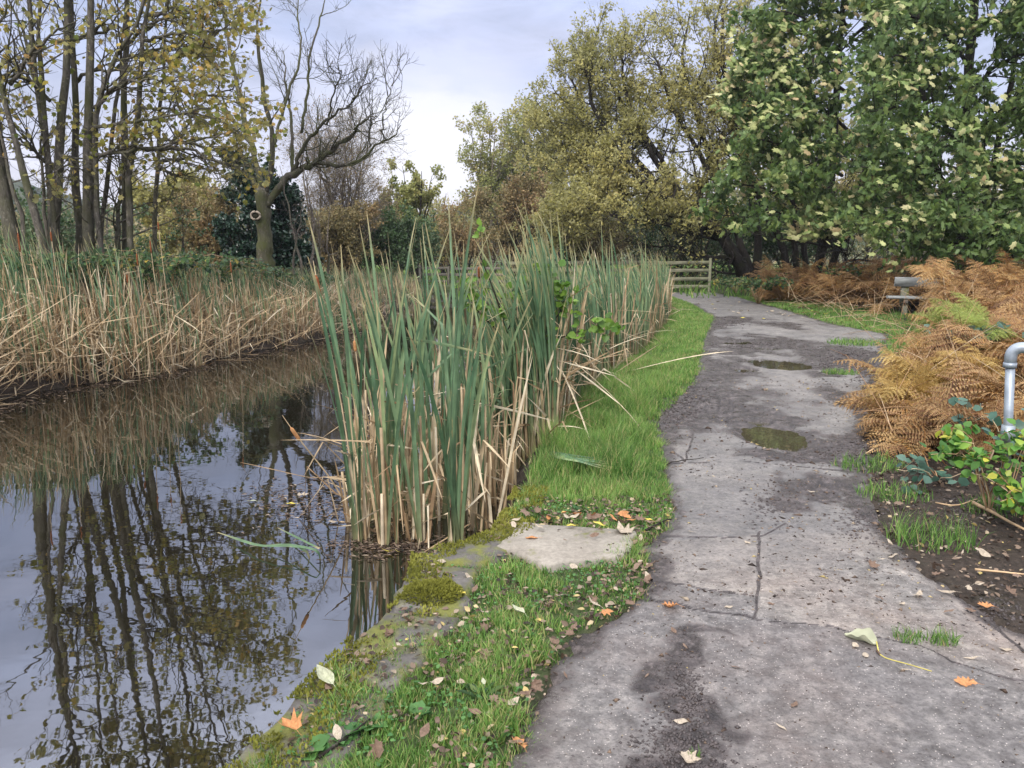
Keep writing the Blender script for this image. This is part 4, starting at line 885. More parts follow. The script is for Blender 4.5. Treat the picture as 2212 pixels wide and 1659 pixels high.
right_syc('tallest dark green sycamore rising behind the bench and bracken', 19.5,
    [([(2085, 600), (2075, 450), (2080, 300), (2095, 120), (2110, -80), (2110, -350)], .16, 0), ([(2110, 520), (2150, 330), (2180, 200), (2230, 0)], .10, -.5), ([(2060, 480), (2010, 330), (1990, 180), (1980, 0)], .09, .5), ([(2240, 600), (2250, 400), (2260, 200)], .12, 1)],
    [([(2070, 500), (2010, 470), (1930, 470), (1850, 490)], .05, -2.6), ([(2075, 420), (2000, 370), (1930, 350), (1860, 360)], .05, -2.6), ([(2080, 320), (2010, 260), (1940, 230), (1880, 240)], .05, -2.5), ([(2080, 220), (2020, 150), (1950, 120), (1900, 130)], .05, -2.4),
     ([(2085, 130), (2030, 60), (1960, 30), (1900, 30)], .05, -2.3), ([(2080, 540), (2060, 520), (2020, 525), (1980, 540)], .04, -3), ([(2090, 500), (2130, 480), (2180, 480), (2230, 490)], .05, -3), ([(2090, 400), (2140, 360), (2200, 350), (2260, 360)], .05, -3),
     ([(2090, 300), (2150, 250), (2210, 230), (2280, 240)], .05, -3), ([(2095, 200), (2150, 140), (2220, 110), (2290, 120)], .05, -2.8), ([(2100, 80), (2160, 30), (2230, 10)], .05, -2.6), ([(2085, 350), (2070, 300), (2050, 290), (2030, 300)], .04, -3.2),
     ([(2085, 450), (2080, 430), (2070, 420), (2060, 430)], .04, -3.4), ([(2100, 0), (2040, -70), (1960, -110)], .05, -2), ([(2105, -60), (2170, -120), (2240, -150)], .05, -2), ([(2105, -150), (2050, -230), (1980, -280)], .05, -2), ([(2250, 520), (2220, 510), (2190, 530)], .04, -2.5), ([(2085, 550), (2120, 540), (2160, 550), (2200, 560)], .04, -3.6), ([(2085, 560), (2090, 550), (2100, 555), (2110, 565)], .04, -3.8)])
# a bare dead twig of a nearer ash reaching in at the top
# ------------------------------------------------------------------ reeds and bulrushes
def blades(B, base, H, W, lean_az, th0, th1, r, K=8, kink=None, kang=None, fold=.18, twist=.8, z0=None):
    """vectorised blades: angle from the vertical grows th0 -> th0+th1*t^2, optional sudden kink"""
    N = len(base); t = np.linspace(0, 1, K); th = th0[:, None]+th1[:, None]*t[None]**2.2
    if kink is not None: th = th+np.where(t[None] > kink[:, None], kang[:, None], 0)
    h = np.stack([np.cos(lean_az), np.sin(lean_az), np.zeros(N)], 1)
    D = np.cos(th)[..., None]*np.array([0, 0, 1.])+np.sin(th)[..., None]*h[:, None]
    P = np.empty((N, K, 3)); P[:, 0] = base
    for k in range(1, K): P[:, k] = P[:, k-1]+D[:, k-1]*(H/(K-1))[:, None]
    prof = np.interp(t, [0, .12, .7, .9, 1.], [.75, 1, .95, .6, .08]); Wd = W[:, None]*prof[None]
    a = rng.uniform(0, PI, N)[:, None]+twist*rng.normal(size=N)[:, None]*t[None]
    side = np.stack([np.cos(a), np.sin(a)*.6, np.zeros_like(a)], -1)
    P[..., 2] = np.maximum(P[..., 2], (WZ+.01 if z0 is None else z0))
    ribbons(B, P, Wd, side, r, fold); return P
def reed_mix(Bg, Bd, base, n, h, wdt, green=.4, wind=-1., tangle=.15, K=8, lie=0.0):
    """base (n,3), h (n,) plant height"""
    isg = rng.random(n) < green; idx = np.where(isg)[0]; m = len(idx)
    az = PI+rng.normal(size=m)*.7 if wind else rng.uniform(0, 2*PI, m)
    if m:
        kk = rng.random(m) < .10; blades(Bg, base[idx], h[idx]*rng.uniform(.82, 1.08, m), wdt*rng.uniform(.7, 1.15, m), az, np.abs(rng.normal(size=m))*.07, rng.uniform(.05, .85, m), rng.random(m), K,
            np.where(kk, rng.uniform(.5, .85, m), 2.), rng.uniform(.8, 2.2, m))
    idx = np.where(~isg)[0]; m = len(idx)
    if m:
        brk = rng.random(m); az = rng.uniform(0, 2*PI, m); hh = h[idx]*rng.uniform(.35, .95, m)
        th0 = np.abs(rng.normal(size=m))*.12; tg = rng.random(m) < tangle; th0 = np.where(tg, rng.uniform(.5, 1.35, m), th0)
        blades(Bd, base[idx], hh, wdt*rng.uniform(.55, 1.05, m), az, th0, rng.uniform(0, .5, m), rng.random(m), K, np.where(brk < .6, rng.uniform(.25, .9, m), 2.), rng.uniform(.8, 2.3, m))
# far-bank reed bed
def left_bed():
    Bg, Bd = Buf(), Buf()
    n = 15000; y = 7.6+(rng.random(n)**1.25)*13.5; y = np.where(rng.random(n) < .12, rng.uniform(20, 33, n), y); back = rng.random(n)**1.15*np.interp(y, [8, 12, 20, 34], [2.6, 2.6, 3.0, 1.5]); x = xf(y)+.35-back+(fbm(y*1.5, y*0, 3, 4)-.5)*1.0
    ok = x > -11; x, y, back = x[ok], y[ok], back[ok]; n = len(x)
    z = np.maximum(groundH(x, y), WZ-.15)-.02
    clump = vnoise(x*2.2, y*1.6, 61); h = np.interp(y, [8, 11, 14, 18, 33], [1.82, 1.66, 1.34, 1.0, .85])*np.interp(back, [0, .5, 1.2, 3], [.62, .85, 1.05, 1.])*(.74+.5*clump)
    base = np.stack([x, y, z], 1); g = np.clip(.15+.8*(vnoise(x*1.9, y*1.9, 62)-.5), .05, .85)
    for lo, hi in ((0, .3), (.3, .5), (.5, 1)):
        k = (g >= lo) & (g < hi)
        reed_mix(Bg, Bd, base[k], k.sum(), h[k], .021, green=(lo+min(hi, .8))/2, tangle=.16, K=7)
    # flattened straw along the water's edge
    m = 2400; y = 7.4+rng.random(m)**1.3*11; x = xf(y)+.5-rng.random(m)*1.3; z = np.maximum(groundH(x, y), WZ)+rng.random(m)**1.5*.55
    blades(Bd, np.stack([x, y, z], 1), rng.uniform(.3, .95, m), rng.uniform(.008, .017, m), rng.uniform(0, 2*PI, m), rng.uniform(.7, 1.6, m), rng.uniform(-.4, .6, m), rng.random(m)*.9+.1, 5)
    tag(Bg.obj('green_reeds', M['reed_green']), 'green reeds growing through the straw along the far bank', 'reeds', kind='stuff')
    tag(Bd.obj('dry_reeds', M['reed_dry']), 'straw-coloured dead reeds tangled along the far bank', 'reeds', kind='stuff')
left_bed()
# reed strip on the path side
def strip():
    Bg, Bd = Buf(), Buf()
    n = 5600; y = 6.0+rng.random(n)**1.5*20; e = xn(y); x = e+.05-np.abs(rng.normal(size=n))*np.interp(y, [6, 9, 20, 26], [.30, .5, .8, 1.0])+.06
    lim = np.interp(y, [6, 8, 12, 20, 27], [1.0, 1.1, 1.3, 1.7, 1.7]); ok = (e-x < lim); x, y = x[ok], y[ok]; n = len(x)
    z = np.maximum(groundH(x, y), WZ-.1); h = np.interp(y, [6, 8, 11, 16, 26], [1.6, 1.58, 1.55, 1.42, 1.1])*rng.uniform(.6, 1.12, n)*(.72+.5*vnoise(x*2.5, y*1.2, 19))
    base = np.stack([x, y, z], 1); reed_mix(Bg, Bd, base, n, h, .021, green=.64, tangle=.03, K=8)
    tag(Bg.obj('green_reeds', M['reed_green']), 'green reeds leaning in the wind along the grassy edge of the path', 'reeds', kind='stuff')
    tag(Bd.obj('dry_reeds', M['reed_dry']), 'dead straw stalks among the reeds beside the path', 'reeds', kind='stuff')
strip()
# individual bulrush plants of the near clump: (u, v of the foot, height, green leaves, dry leaves, lean, label)
BUL = [
 (785, 1165, 1.95, 7, 6, -.02, 'tall green bulrush at the outer waterside corner of the near reed clump'),
 (840, 1172, 2.05, 8, 9, -.01, 'thick-footed bulrush with a broad brown sheath, second in the front row of the clump'),
 (908, 1168, 1.75, 2, 11, .02, 'dead straw bulrush with a crumpled broken top in the middle of the front row'),
 (985, 1172, 2.10, 12, 1, .0, 'bright green bulrush with fresh blades down to the water at the grass corner'),
 (1035, 1145, 1.85, 2, 10, .0, 'straw-footed bulrush between the green fan and the grass verge'),
 (762, 1130, 1.5, 0, 7, -.09, 'bleached short bulrush leaning out over the open water'),
 (815, 1120, 2.0, 6, 5, -.05, 'green bulrush just behind the thick-footed one'),
 (875, 1120, 2.15, 7, 4, -.02, 'tallest green bulrush with its tips bent over by the wind'),
 (945, 1120, 2.1, 6, 5, .0, 'green bulrush standing behind the crumpled dead one'),
 (1000, 1095, 2.2, 6, 4, .0, 'bulrush whose long blade tips arch above the skyline trees'),
 (1060, 1090, 1.9, 4, 7, .02, 'mixed green and straw bulrush beside the near grass edge'),
 (1165, 955, 1.95, 9, 3, -.03, 'green bulrush fan with a yellow foot rising at the grass edge'),
 (1120, 1010, 1.9, 6, 6, .0, None), (790, 1070, 1.8, 5, 4, -.03, None), (850, 1060, 2.0, 6, 4, -.05, None), (905, 1060, 2.0, 6, 5, -.02, None), (960, 1050, 2.1, 6, 5, .0, None), (1020, 1040, 2.1, 7, 5, .0, None),
 (1080, 1030, 1.9, 5, 6, .0, None), (880, 1000, 1.9, 5, 5, -.03, None), (940, 1000, 2.0, 6, 5, 0, None), (1000, 985, 2.0, 6, 5, 0, None), (1060, 975, 1.9, 6, 5, 0, None), 
 (960, 940, 1.9, 6, 5, 0, None), (1020, 930, 1.9, 6, 6, 0, None), (1200, 895, 1.8, 7, 5, 0, None), 
 (1100, 870, 1.8, 6, 5, 0, None), (1160, 860, 1.75, 7, 5, 0, None), (1220, 850, 1.75, 7, 5, 0, None), (1265, 850, 1.75, 8, 4, 0, None), (1300, 815, 1.7, 8, 4, 0, None), (1245, 815, 1.7, 7, 5, 0, None), (1340, 790, 1.7, 8, 4, 0, None), (1385, 760, 1.65, 9, 3, 0, None)]
def bulrush(u, v, h, ng, nd, lean, label):
    b = G(u, v, WZ); b[2] = max(gz(b[0], b[1]), WZ-.22)
    h = h*.97; ng = int(ng*.8+.5)
    grp = 'bulrushes of the near clump and strip'
    root = thing('bulrush', label or 'green and straw bulrush inside the reed bed between water and grass verge', 'bulrush', tuple(b), grp)
    up = abs(b[2]-WZ) if b[2] < WZ else 0
    if ng:
        B = Buf(); off = rng.normal(size=(ng, 3))*.020; off[:, 2] = 0; off[:, 0] *= 1.6
        az = PI+rng.normal(size=ng)*.9; th0 = np.abs(rng.normal(size=ng))*.085+abs(lean); az = np.where(rng.random(ng) < .25, rng.uniform(-1, 1, ng), az)
        kk = rng.random(ng) < .07
        blades(B, off, (h+up)*rng.uniform(.72, 1.12, ng), rng.uniform(.018, .031, ng), az, th0, rng.uniform(.02, .46, ng), rng.random(ng), 16, np.where(kk, rng.uniform(.6, .9, ng), 2.), rng.uniform(.8, 2., ng), .22, .7, z0=-9)
        B.obj('green_blades', M['reed_green'], root, smooth=False)
    if nd:
        B = Buf(); off = rng.normal(size=(nd, 3))*.026; off[:, 2] = 0; off[:, 0] *= 1.5
        brk = rng.random(nd) < .75
        blades(B, off, (h+up)*rng.uniform(.22, .72, nd), rng.uniform(.014, .028, nd), rng.uniform(0, 2*PI, nd), np.abs(rng.normal(size=nd))*.10+abs(lean), rng.uniform(0, .35, nd), rng.random(nd), 14, np.where(brk, rng.uniform(.45, .95, nd), 2.), rng.uniform(.9, 2.4, nd), .22, .7, z0=WZ-b[2]+.005)
        # sheathed stalk
        k = max(1, nd//4); P = np.zeros((k, 5, 3)); hh = h*rng.uniform(.25, .6, k); 
        for i in range(k):
            o = rng.normal(size=3)*.02; d = np.array([lean+rng.normal()*.04, rng.normal()*.04, 1]); P[i] = np.array([o+d*hh[i]*s*[1, 1, 1] for s in np.linspace(0, 1, 5)]); P[i][:, 2] -= o[2]
        tubes(B, P, rng.uniform(.008, .015, k)[:, None]*np.linspace(1.2, .7, 5)[None], 5)
        B.obj('dry_blades', M['reed_dry'], root)
for q in BUL: bulrush(*q)
def fill_near():
    Bd = Buf(); n = 420
    u = rng.uniform(760, 1120, n); v = rng.uniform(930, 1150, n); P = np.array([G(a, b_, WZ) for a, b_ in zip(u, v)]); k = P[:, 0] < xn(P[:, 1])+.05; P = P[k]; P[:, 2] = np.maximum(groundH(P[:, 0], P[:, 1]), WZ-.1); n = len(P)
    brk = rng.random(n) < .7; lay = rng.random(n) < .3
    blades(Bd, P, rng.uniform(.25, 1.1, n), rng.uniform(.008, .020, n), rng.uniform(0, 2*PI, n), np.where(lay, rng.uniform(.6, 1.4, n), np.abs(rng.normal(size=n))*.12), rng.uniform(0, .4, n), rng.random(n), 10, np.where(brk, rng.uniform(.3, .95, n), 2.), rng.uniform(.9, 2.4, n))
    tag(Bd.obj('dry_reeds', M['reed_dry']), 'broken straw stalks filling the feet of the near bulrush clump', 'reeds', kind='stuff')
fill_near()
# cattail heads on their stalks
def cattail(foot, head, ln, r, label, m='spike', tip=.10, stalk='reed_dry'):
    foot, head = np.array(foot, float), np.array(head, float); d = norm(head-foot)
    root = thing('cattail', label, 'cattail', tuple(foot), 'brown cattail heads'); f0 = np.zeros(3); hd = head-foot
    B = Buf(); P, R = resample([f0, hd*.5+np.array([.02, 0, .02]), hd, hd+d*(ln+tip)], [.0065, .005, .0045, .0015], 10); tubes(B, P, R, 6, r=.7); B.obj('stalk', M[stalk], root, smooth=True)
    B = Buf(); t = np.linspace(0, 1, 9); prof = np.interp(t, [0, .06, .2, .8, .95, 1], [.35, .85, 1, 1, .8, .25]); tubes(B, np.array([hd+d*ln*s for s in t]), prof*r, 10); B.obj('seed_head', M[m], root, smooth=True)
def head_at(u, v, u2, v2, Y, r, label, foot_uv, **k):
    a = At(u2, v2, Y); b = At(u, v, Y-.05); f = G(*foot_uv, WZ); cattail(f, a, np.linalg.norm(b-a), r, label, **k)
head_at(668, 600, 690, 640, 5.3, .016, 'plump rust-brown cattail head standing clear of the clump over the water', (775, 1120))
head_at(622, 930, 648, 952, 4.9, .0125, 'pale orange cattail head leaning low over the water on a bleached stalk', (765, 1120), m='spike_pale')
head_at(881, 700, 886, 725, 6.0, .013, 'small cattail head half hidden between green blades of the clump', (900, 1040), m='spike_pale')
head_at(1030, 578, 1036, 600, 6.6, .017, 'short cattail head glimpsed beside the alder leaves', (1040, 950))
head_at(760, 742, 768, 760, 5.6, .012, 'slim pale cattail head just above the dark water', (800, 1090), m='spike_pale')
for u, v, u2, v2, Y, l in ((42, 492, 44, 545, 9.6, 'dark slim cattail head at the outer end of the far reed bed'), (112, 495, 112, 522, 10., 'stout cattail head in front of the forked sycamore clump'), (297, 540, 298, 575, 10.5, 'long dark cattail head in the middle of the far reed bed'),
                          (330, 512, 327, 548, 11, 'highest cattail head of the far bed, against the twin sycamore'), (272, 588, 276, 612, 10.4, 'small cattail head low among straw blades'), (504, 560, 500, 590, 12, 'thin cattail head below the bare pollarded tree'), (345, 475, 343, 497, 11, 'faint slender cattail head against the lone thin stem')):
    a = At(u2, v2, Y); cattail([a[0]+.05, Y, max(gz(a[0], Y), WZ)], a, np.linalg.norm(At(u, v, Y)-a)*.8, .0105, l, tip=.06)
# broken green reed lying on the water
def broken_reed():
    c = G(640, 1180, WZ); root = thing('broken_reed', 'snapped green reed blades bent down flat onto the water', 'reed', tuple(c))
    B = Buf()
    for k, (pts, w_) in enumerate(([( (470, 1150, .01), (560, 1180, .05), (665, 1178, .09), (672, 1215, -.03)), .022], [((540, 1180, .01), (620, 1175, .06), (690, 1188, .10), (692, 1215, -.03)), .02], [((600, 1140, .02), (640, 1160, .04), (690, 1185, .08)), .014])):
        P = np.array([G(u, v, WZ+dz) for u, v, dz in pts])-c; Pp, Rr = resample(P, np.full(len(P), w_), 12, 1)
        ribbons(B, Pp[None], Rr[None]*np.interp(np.linspace(0, 1, 12), [0, .3, 1], [.2, 1, 1])[None], np.array([[.15, 1., .2]]), np.array([.5]), .15)
    B.obj('green_blades', M['reed_green'], root)
broken_reed()
def fallen_fan():
    c = G(1200, 985, .05); root = thing('bent_reed', 'bundle of green reed blades bent over and lying across the grass', 'reed', tuple(c)); B = Buf()
    for k in range(7):
        P = np.array([G(1165+rng.normal()*6, 975, -.1), G(1210, 985+rng.normal()*4, .12), G(1270, 990+k*2.5, .10), G(1335+rng.normal()*12, 992+k*4, .05)])-c; Pp, _ = resample(P, np.ones(4), 12, 2)
        ribbons(B, Pp[None], (np.interp(np.linspace(0, 1, 12), [0, .8, 1], [1, 1, .15])*.02)[None], np.array([[.1, .9, .3]]), np.array([rng.random()]), .15)
    B.obj('green_blades', M['reed_green'], root)
fallen_fan()
# ------------------------------------------------------------------ alder sapling among the reeds
def alder():
    b = G(1115, 1010, WZ); b[2] = gz(b[0], b[1]); Y0 = b[1]
    def P_(c): return np.array([At(u, v, Y) for u, v, Y in c])
    S = [(np.vstack([b, P_([(1110, 780, Y0), (1080, 660, Y0), (1040, 560, Y0-.1), (1022, 500, Y0-.1)])]), [.012, .010, .008, .005, .002]),
         (P_([(1110, 780, Y0), (1180, 740, Y0-.1), (1250, 715, Y0-.2), (1320, 700, Y0-.3)]), [.008, .006, .005, .002]),
         (P_([(1095, 720, Y0), (1120, 650, Y0), (1150, 600, Y0), (1175, 575, Y0)]), [.007, .006, .004, .002]),
         (P_([(1100, 740, Y0), (1050, 690, Y0-.2), (1010, 650, Y0-.3), (1000, 610, Y0-.3)]), [.006, .005, .004, .002]),
         (P_([(1150, 755, Y0), (1200, 690, Y0), (1220, 650, Y0), (1215, 625, Y0)]), [.006, .005, .004, .002])]
    P, R = stemarrays(S, 12); a, ar = kids(P, R, 15, .35, 1, (.12, .36), (35, 60), .1, 5, .2, .5, rmin=.0015)
    p, _ = on_twigs(a, 4, .3); p2, _ = on_twigs(P, 5, .6); p = np.vstack([p, p2]); n = len(p)
    d = norm(rdir(n, -.1)+np.array([-.4, -.1, 0])); nn = norm(np.array([0, -.7, .7])+rng.normal(size=(n, 3))*.4)
    tree('alder_sapling', 'young alder with bright crinkled green leaves growing up through the reeds', 'sapling', tuple(b), S, [(a, ar, 3)], [(tpl_oval(.40), p, d, nn, rng.uniform(.04, .085, n), rng.random(n)*.8, M['alder'])], M['bark_dark'], M['bark_dark'], trunkS=5, K=12, jit=.004)
alder()
# ------------------------------------------------------------------ grass
def grass(name, label, x, y, h, w_, r=None, z=None, K=4, lean=.5, kind='stuff'):
    n = len(x); z = groundH(x, y) if z is None else z
    B = Buf(); az = rng.uniform(0, 2*PI, n); t = np.linspace(0, 1, K)
    th = rng.uniform(.0, .5, n)[:, None]+(rng.uniform(.2, 1.6, n)*lean*1.4)[:, None]*t[None]**1.5
    hd = np.stack([np.cos(az), np.sin(az), 0*az], 1); D = np.cos(th)[..., None]*np.array([0, 0, 1.])+np.sin(th)[..., None]*hd[:, None]
    P = np.empty((n, K, 3)); P[:, 0] = np.stack([x, y, z-.005], 1)
    for k in range(1, K): P[:, k] = P[:, k-1]+D[:, k-1]*(h/(K-1))[:, None]
    a = rng.uniform(0, PI, n); side = np.stack([np.cos(a), np.sin(a), 0*a], 1)
    ribbons(B, P, w_[:, None]*np.interp(t, [0, .5, 1], [1, .8, .08])[None], side, rng.random(n) if r is None else r)
    return B
def verge():
    n = 190000; s = rng.random(n); y = 1.25*(24/1.25)**(s**1.0); e0 = xn(y)+.02; e1 = xl(y)+.05+(fbm(y*7, y*0+2, 4, 8)-.5)*.34; u = rng.random(n); x = e0+u*(e1-e0)
    sl = inpoly(x, y, SLAB); patch = fbm(x*3.2, y*3.2, 3, 17); p2 = fbm(x*9, y*9, 2, 18)
    keep = ~sl & ((p2+.6*patch > np.where(y < 4.4, .72, .45)) | (rng.random(n) < np.where(y < 4.4, .35, .6)))
    # bare worn soil along the path margin and the stone's edge
    keep &= (fbm(x*14, y*14, 2, 57) > .34)
    keep &= ~((e1-x < .05) & (rng.random(n) < .6)) & ~((y < 4.2) & (x-e0 < .05) & (rng.random(n) < .7)) & (rng.random(n) < np.where(y < 4.4, .9, 1.))
    x, y = x[keep], y[keep]; n = len(x); patch = patch[keep]
    tall = sstep(4.6, 5.3, y)*sstep(.0, .35, xl(y)-x); h = (.022+.07*np.clip(patch-.25, 0, 1)+.11*tall*sstep(12, 7, y)*(.2+1.3*fbm(x*4, y*4, 2, 99))+.02*sstep(6, 14, y))*rng.uniform(.5, 1.6, n)*1.1
    w_ = np.clip(.0016+.00055*y, .002, .012)*np.where(y < 4.6, 1.5, 1.)*rng.uniform(.7, 1.4, n)
    r = np.clip(.15+.75*patch-.1+.30*rng.normal(size=n), 0, .93); r = np.where(rng.random(n) < np.where(y < 4.4, .14, .10), rng.uniform(.95, 1, n), r)
    z = groundH(x, y)
    B = grass('g', None, x, y, h, w_, r, z, K=4)
    tag(B.obj('grass', M['grass']), 'lush green grass verge between the water and the path', 'grass', kind='stuff')
    # clover and broad little leaves in the short turf
    m = 5200; y = rng.uniform(1.3, 4.6, m); x = xn(y)+.03+rng.random(m)*(xl(y)-xn(y)-.05); k = (fbm(x*4, y*4, 3, 28) > .5) & ~inpoly(x, y, SLAB); x, y = x[k], y[k]; m = len(x)
    B = Buf(); p = np.stack([x, y, groundH(x, y)+rng.uniform(.01, .04, m)], 1)
    leaves(B, tpl_oval(.42), p, rdir(m)*[1, 1, .2], norm(np.array([0, 0, 1.])+rng.normal(size=(m, 3))*.35), rng.uniform(.008, .02, m), rng.random(m))
    tag(B.obj('clover', M['clover']), 'clover and small round weeds in the short turf by the canal', 'clover', kind='stuff')
verge()
def right_grass():
    n = 26000; B = None
    y = rng.uniform(11.2, 24.5, n); x = xr(y)+rng.random(n)*np.interp(y, [11, 13, 17, 21, 25], [.5, 2.2, 2.2, 1.6, 1.2])-.12
    pn = fbm(x*2, y*2, 3, 33); k = pn > .36; x, y, pn = x[k], y[k], pn[k]; n = len(x)
    B = grass('g', None, x, y, rng.uniform(.04, .11, n), np.full(n, .012), np.clip(pn*.9+.2*rng.normal(size=n), 0, 1)); tag(B.obj('grass', M['grass']), 'strip of grass between the path and the bracken by the bench', 'grass', kind='stuff')
    n = 16000; y = rng.uniform(24, 60, n); x = rng.uniform(-22, 14, n); k = (x < xf(np.minimum(y, 34))-1.5) | (y > 34.5) | (x > 5.5); x, y = x[k], y[k]; n = len(x)
    B = grass('g', None, x, y, rng.uniform(.15, .5, n), np.full(n, .05), rng.random(n)); tag(B.obj('rough_grass', M['grass']), 'rough meadow grass beyond the end of the canal', 'grass', kind='stuff')
    n = 22000; x = rng.uniform(-14, -1, n); y = rng.uniform(11, 34, n); k = x < xf(y)-1.8; x, y = x[k], y[k]; n = len(x)
    B = grass('g', None, x, y, rng.uniform(.3, .95, n), rng.uniform(.01, .03, n), rng.uniform(.5, 1, n), lean=.9); tag(B.obj('rough_grass', M['reed_dry']), 'bleached rough grass and weeds on the bank behind the far reeds', 'grass', kind='stuff')
right_grass()
def tufts():
    for u, v, rad, nb, h, l in ((1935, 1075, .18, 240, .08, 'ragged grass tuft at the path side below the bracken'), (2010, 1175, .17, 240, .15, 'long-bladed grass tuft splayed over the dark mud'), (1965, 1385, .05, 120, .05, 'little grass tuft in the paving joint behind the big curled leaf'), (2035, 1392, .045, 130, .06, 'small grass tuft at the end of the paving joint'),
                               (1850, 743, .35, 500, .09, 'low grass patch in the middle of the muddy path'), (1815, 808, .18, 320, .06, 'thin grass patch beside the churned mud'), (1500, 1640, .02, 26, .03, 'tiny grass sprig on the mud patch at the path corner'), (1880, 1010, .2, 260, .09, 'scruffy grass at the foot of the bracken by the puddle'), (2150, 1110, .15, 250, .08, 'short grass round the foot of the handrail post')):
        c = G(u, v); n = nb; a = rng.uniform(0, 2*PI, n); rr = rad*np.sqrt(rng.random(n)); x = c[0]+rr*np.cos(a)*1.3; y = c[1]+rr*np.sin(a)
        onp = (x > xl(y)) & (x < xr(y)); z = np.where(onp, .005, groundH(x, y)); B = grass('g', None, x, y, h*rng.uniform(.5, 1.3, n), np.full(n, .0025+.0006*c[1]), np.clip(.35+.3*rng.normal(size=n), 0, 1), z)
        tag(B.obj('grass_tuft', M['grass'], loc=c), l, 'grass tuft')
tufts()
def moss():
    B = Buf(); n = 14000; y = rng.uniform(1.3, 4.75, n); x = xn(y)-.03+rng.random(n)**1.4*.22; k = fbm(x*7, y*7, 3, 66) > .47; x, y = x[k], y[k]; n = len(x)
    z = .04+.0*x; p = np.stack([x, y, z], 1); leaves(B, DIA, p, rdir(n, 1.2), rdir(n), rng.uniform(.008, .024, n), np.clip(fbm(x*5, y*5, 2, 2)*.8+.3*rng.random(n), 0, 1))
    tag(B.obj('moss', M['moss']), 'yellow-green moss furring the canal edge stones', 'moss', kind='stuff')
    c = G(935, 1290, .03); n = 3400; a = rng.uniform(0, 2*PI, n); rr = np.sqrt(rng.random(n)); x = .10*rr*np.cos(a)*1.3; y = .10*rr*np.sin(a); z = .06*np.sqrt(np.clip(1-rr**2, 0, 1))*(.7+.6*fbm(x*20+3, y*20, 2, 3))
    B = Buf(); th = np.linspace(0, PI/2, 6); 
    leaves(B, DIA, np.stack([x, y, z], 1), norm(np.stack([x*4, y*4, z*6+.15], 1)+rng.normal(size=(n, 3))*.3), rdir(n), rng.uniform(.01, .022, n), np.clip(.2+z*4+.3*rng.random(n), 0, 1))
    tag(B.obj('moss_cushion', M['moss']), 'thick golden-green moss cushion at the corner of the canal edge', 'moss'); bpy.data.objects['moss_cushion'].location = c
moss()
# ------------------------------------------------------------------ bracken
def frond_mesh(seed, Ln=1.0, pairs=15, droop=1.0):
    """a bracken frond along +x from the origin, arching; returns (V, F3, T)"""
    g = np.random.default_rng(seed); B = Buf(); K = 14; t = np.linspace(0, 1, K)
    ang = .95-1.75*droop*t**1.3*.8; dx = np.cos(ang); dz = np.sin(ang); P = np.zeros((K, 3)); P[1:, 0] = np.cumsum(dx[:-1])*Ln/(K-1); P[1:, 2] = np.cumsum(dz[:-1])*Ln/(K-1)
    P[:, 1] = np.cumsum(g.normal(size=K)*.012)*Ln
    tubes(B, P, np.linspace(.006, .0015, K)*Ln, 4, r=.75)
    V = []; Fq = []; R = []
    for i in range(pairs):
        s = .22+.76*i/(pairs-1); f = s*(K-1); a = min(int(f), K-2); w = f-a; p = P[a]*(1-w)+P[a+1]*w; T = norm(P[a+1]-P[a])
        L = .36*Ln*math.sin(PI*min(1, (1.06-s)/.84)*.5)**.9*(1-.25*(i == 0))*g.uniform(.8, 1.1)
        for sg in (-1, 1):
            d = norm(np.array([T[0]*.45, sg*1., T[2]*.45-.12+g.normal()*.18])); nn = norm(np.cross(d, T))*(1 if sg > 0 else -1)
            m = 9; curl = g.uniform(.1, .6)
            pr = [p+d*L*k/m-np.array([0, 0, 1])*curl*L*(k/m)**2*.6 for k in range(m+1)]
            for k in range(m):
                q = pr[k]; q2 = pr[k+1]; wd = L*.20*(1-k/m)**.8+.004*Ln; e = norm(q2-q); sd = norm(np.cross(e, nn))
                for s2 in (-1, 1):
                    tip = q+sd*s2*wd+e*wd*.45-nn*abs(g.normal())*wd*.35; b = len(V); V += [q, q+(q2-q)*.72, tip]; Fq.append((b, b+1, b+2)); R += [g.random()]*3
    B.add(np.array(V), np.array(Fq), np.array(R), .5); return B
def frond_arrays(B): return np.concatenate(B.V), (np.concatenate(B.F[3]) if B.F[3] else None), (np.concatenate(B.F[4]) if B.F[4] else None), np.concatenate(B.R)
FR = [frond_arrays(frond_mesh(100+i, 1.0, 14+i % 3, .7+.25*(i % 4))) for i in range(8)]
def rotmats(az, pit, roll):
    ca, sa, cb, sb, cc, sc_ = np.cos(az), np.sin(az), np.cos(pit), np.sin(pit), np.cos(roll), np.sin(roll); z, o = 0*az, 0*az+1
    Rz = np.stack([ca, -sa, z, sa, ca, z, z, z, o], -1).reshape(-1, 3, 3); Ry = np.stack([cb, z, sb, z, o, z, -sb, z, cb], -1).reshape(-1, 3, 3); Rx = np.stack([o, z, z, z, cc, -sc_, z, sc_, cc], -1).reshape(-1, 3, 3)
    return Rz@Ry@Rx
def scatter_fronds(B, x, y, z, size, az, pit, shade):
    n = len(x); Rm = rotmats(az, pit, rng.normal(size=n)*.35); which = rng.integers(0, len(FR), n)
    for f in range(len(FR)):
        k = np.where(which == f)[0]
        if not len(k): continue
        V, F3, F4, R = FR[f]; W = np.einsum('nij,vj->nvi', Rm[k], V)*size[k][:, None, None]+np.stack([x, y, z], 1)[k][:, None]
        o = (np.arange(len(k))*len(V))[:, None, None]
        B.add(W.reshape(-1, 3), [(o+F3[None]).reshape(-1, 3), (o+F4[None]).reshape(-1, 4)], np.clip((R[None]*.45+shade[k][:, None]).ravel(), 0, 1), .5)
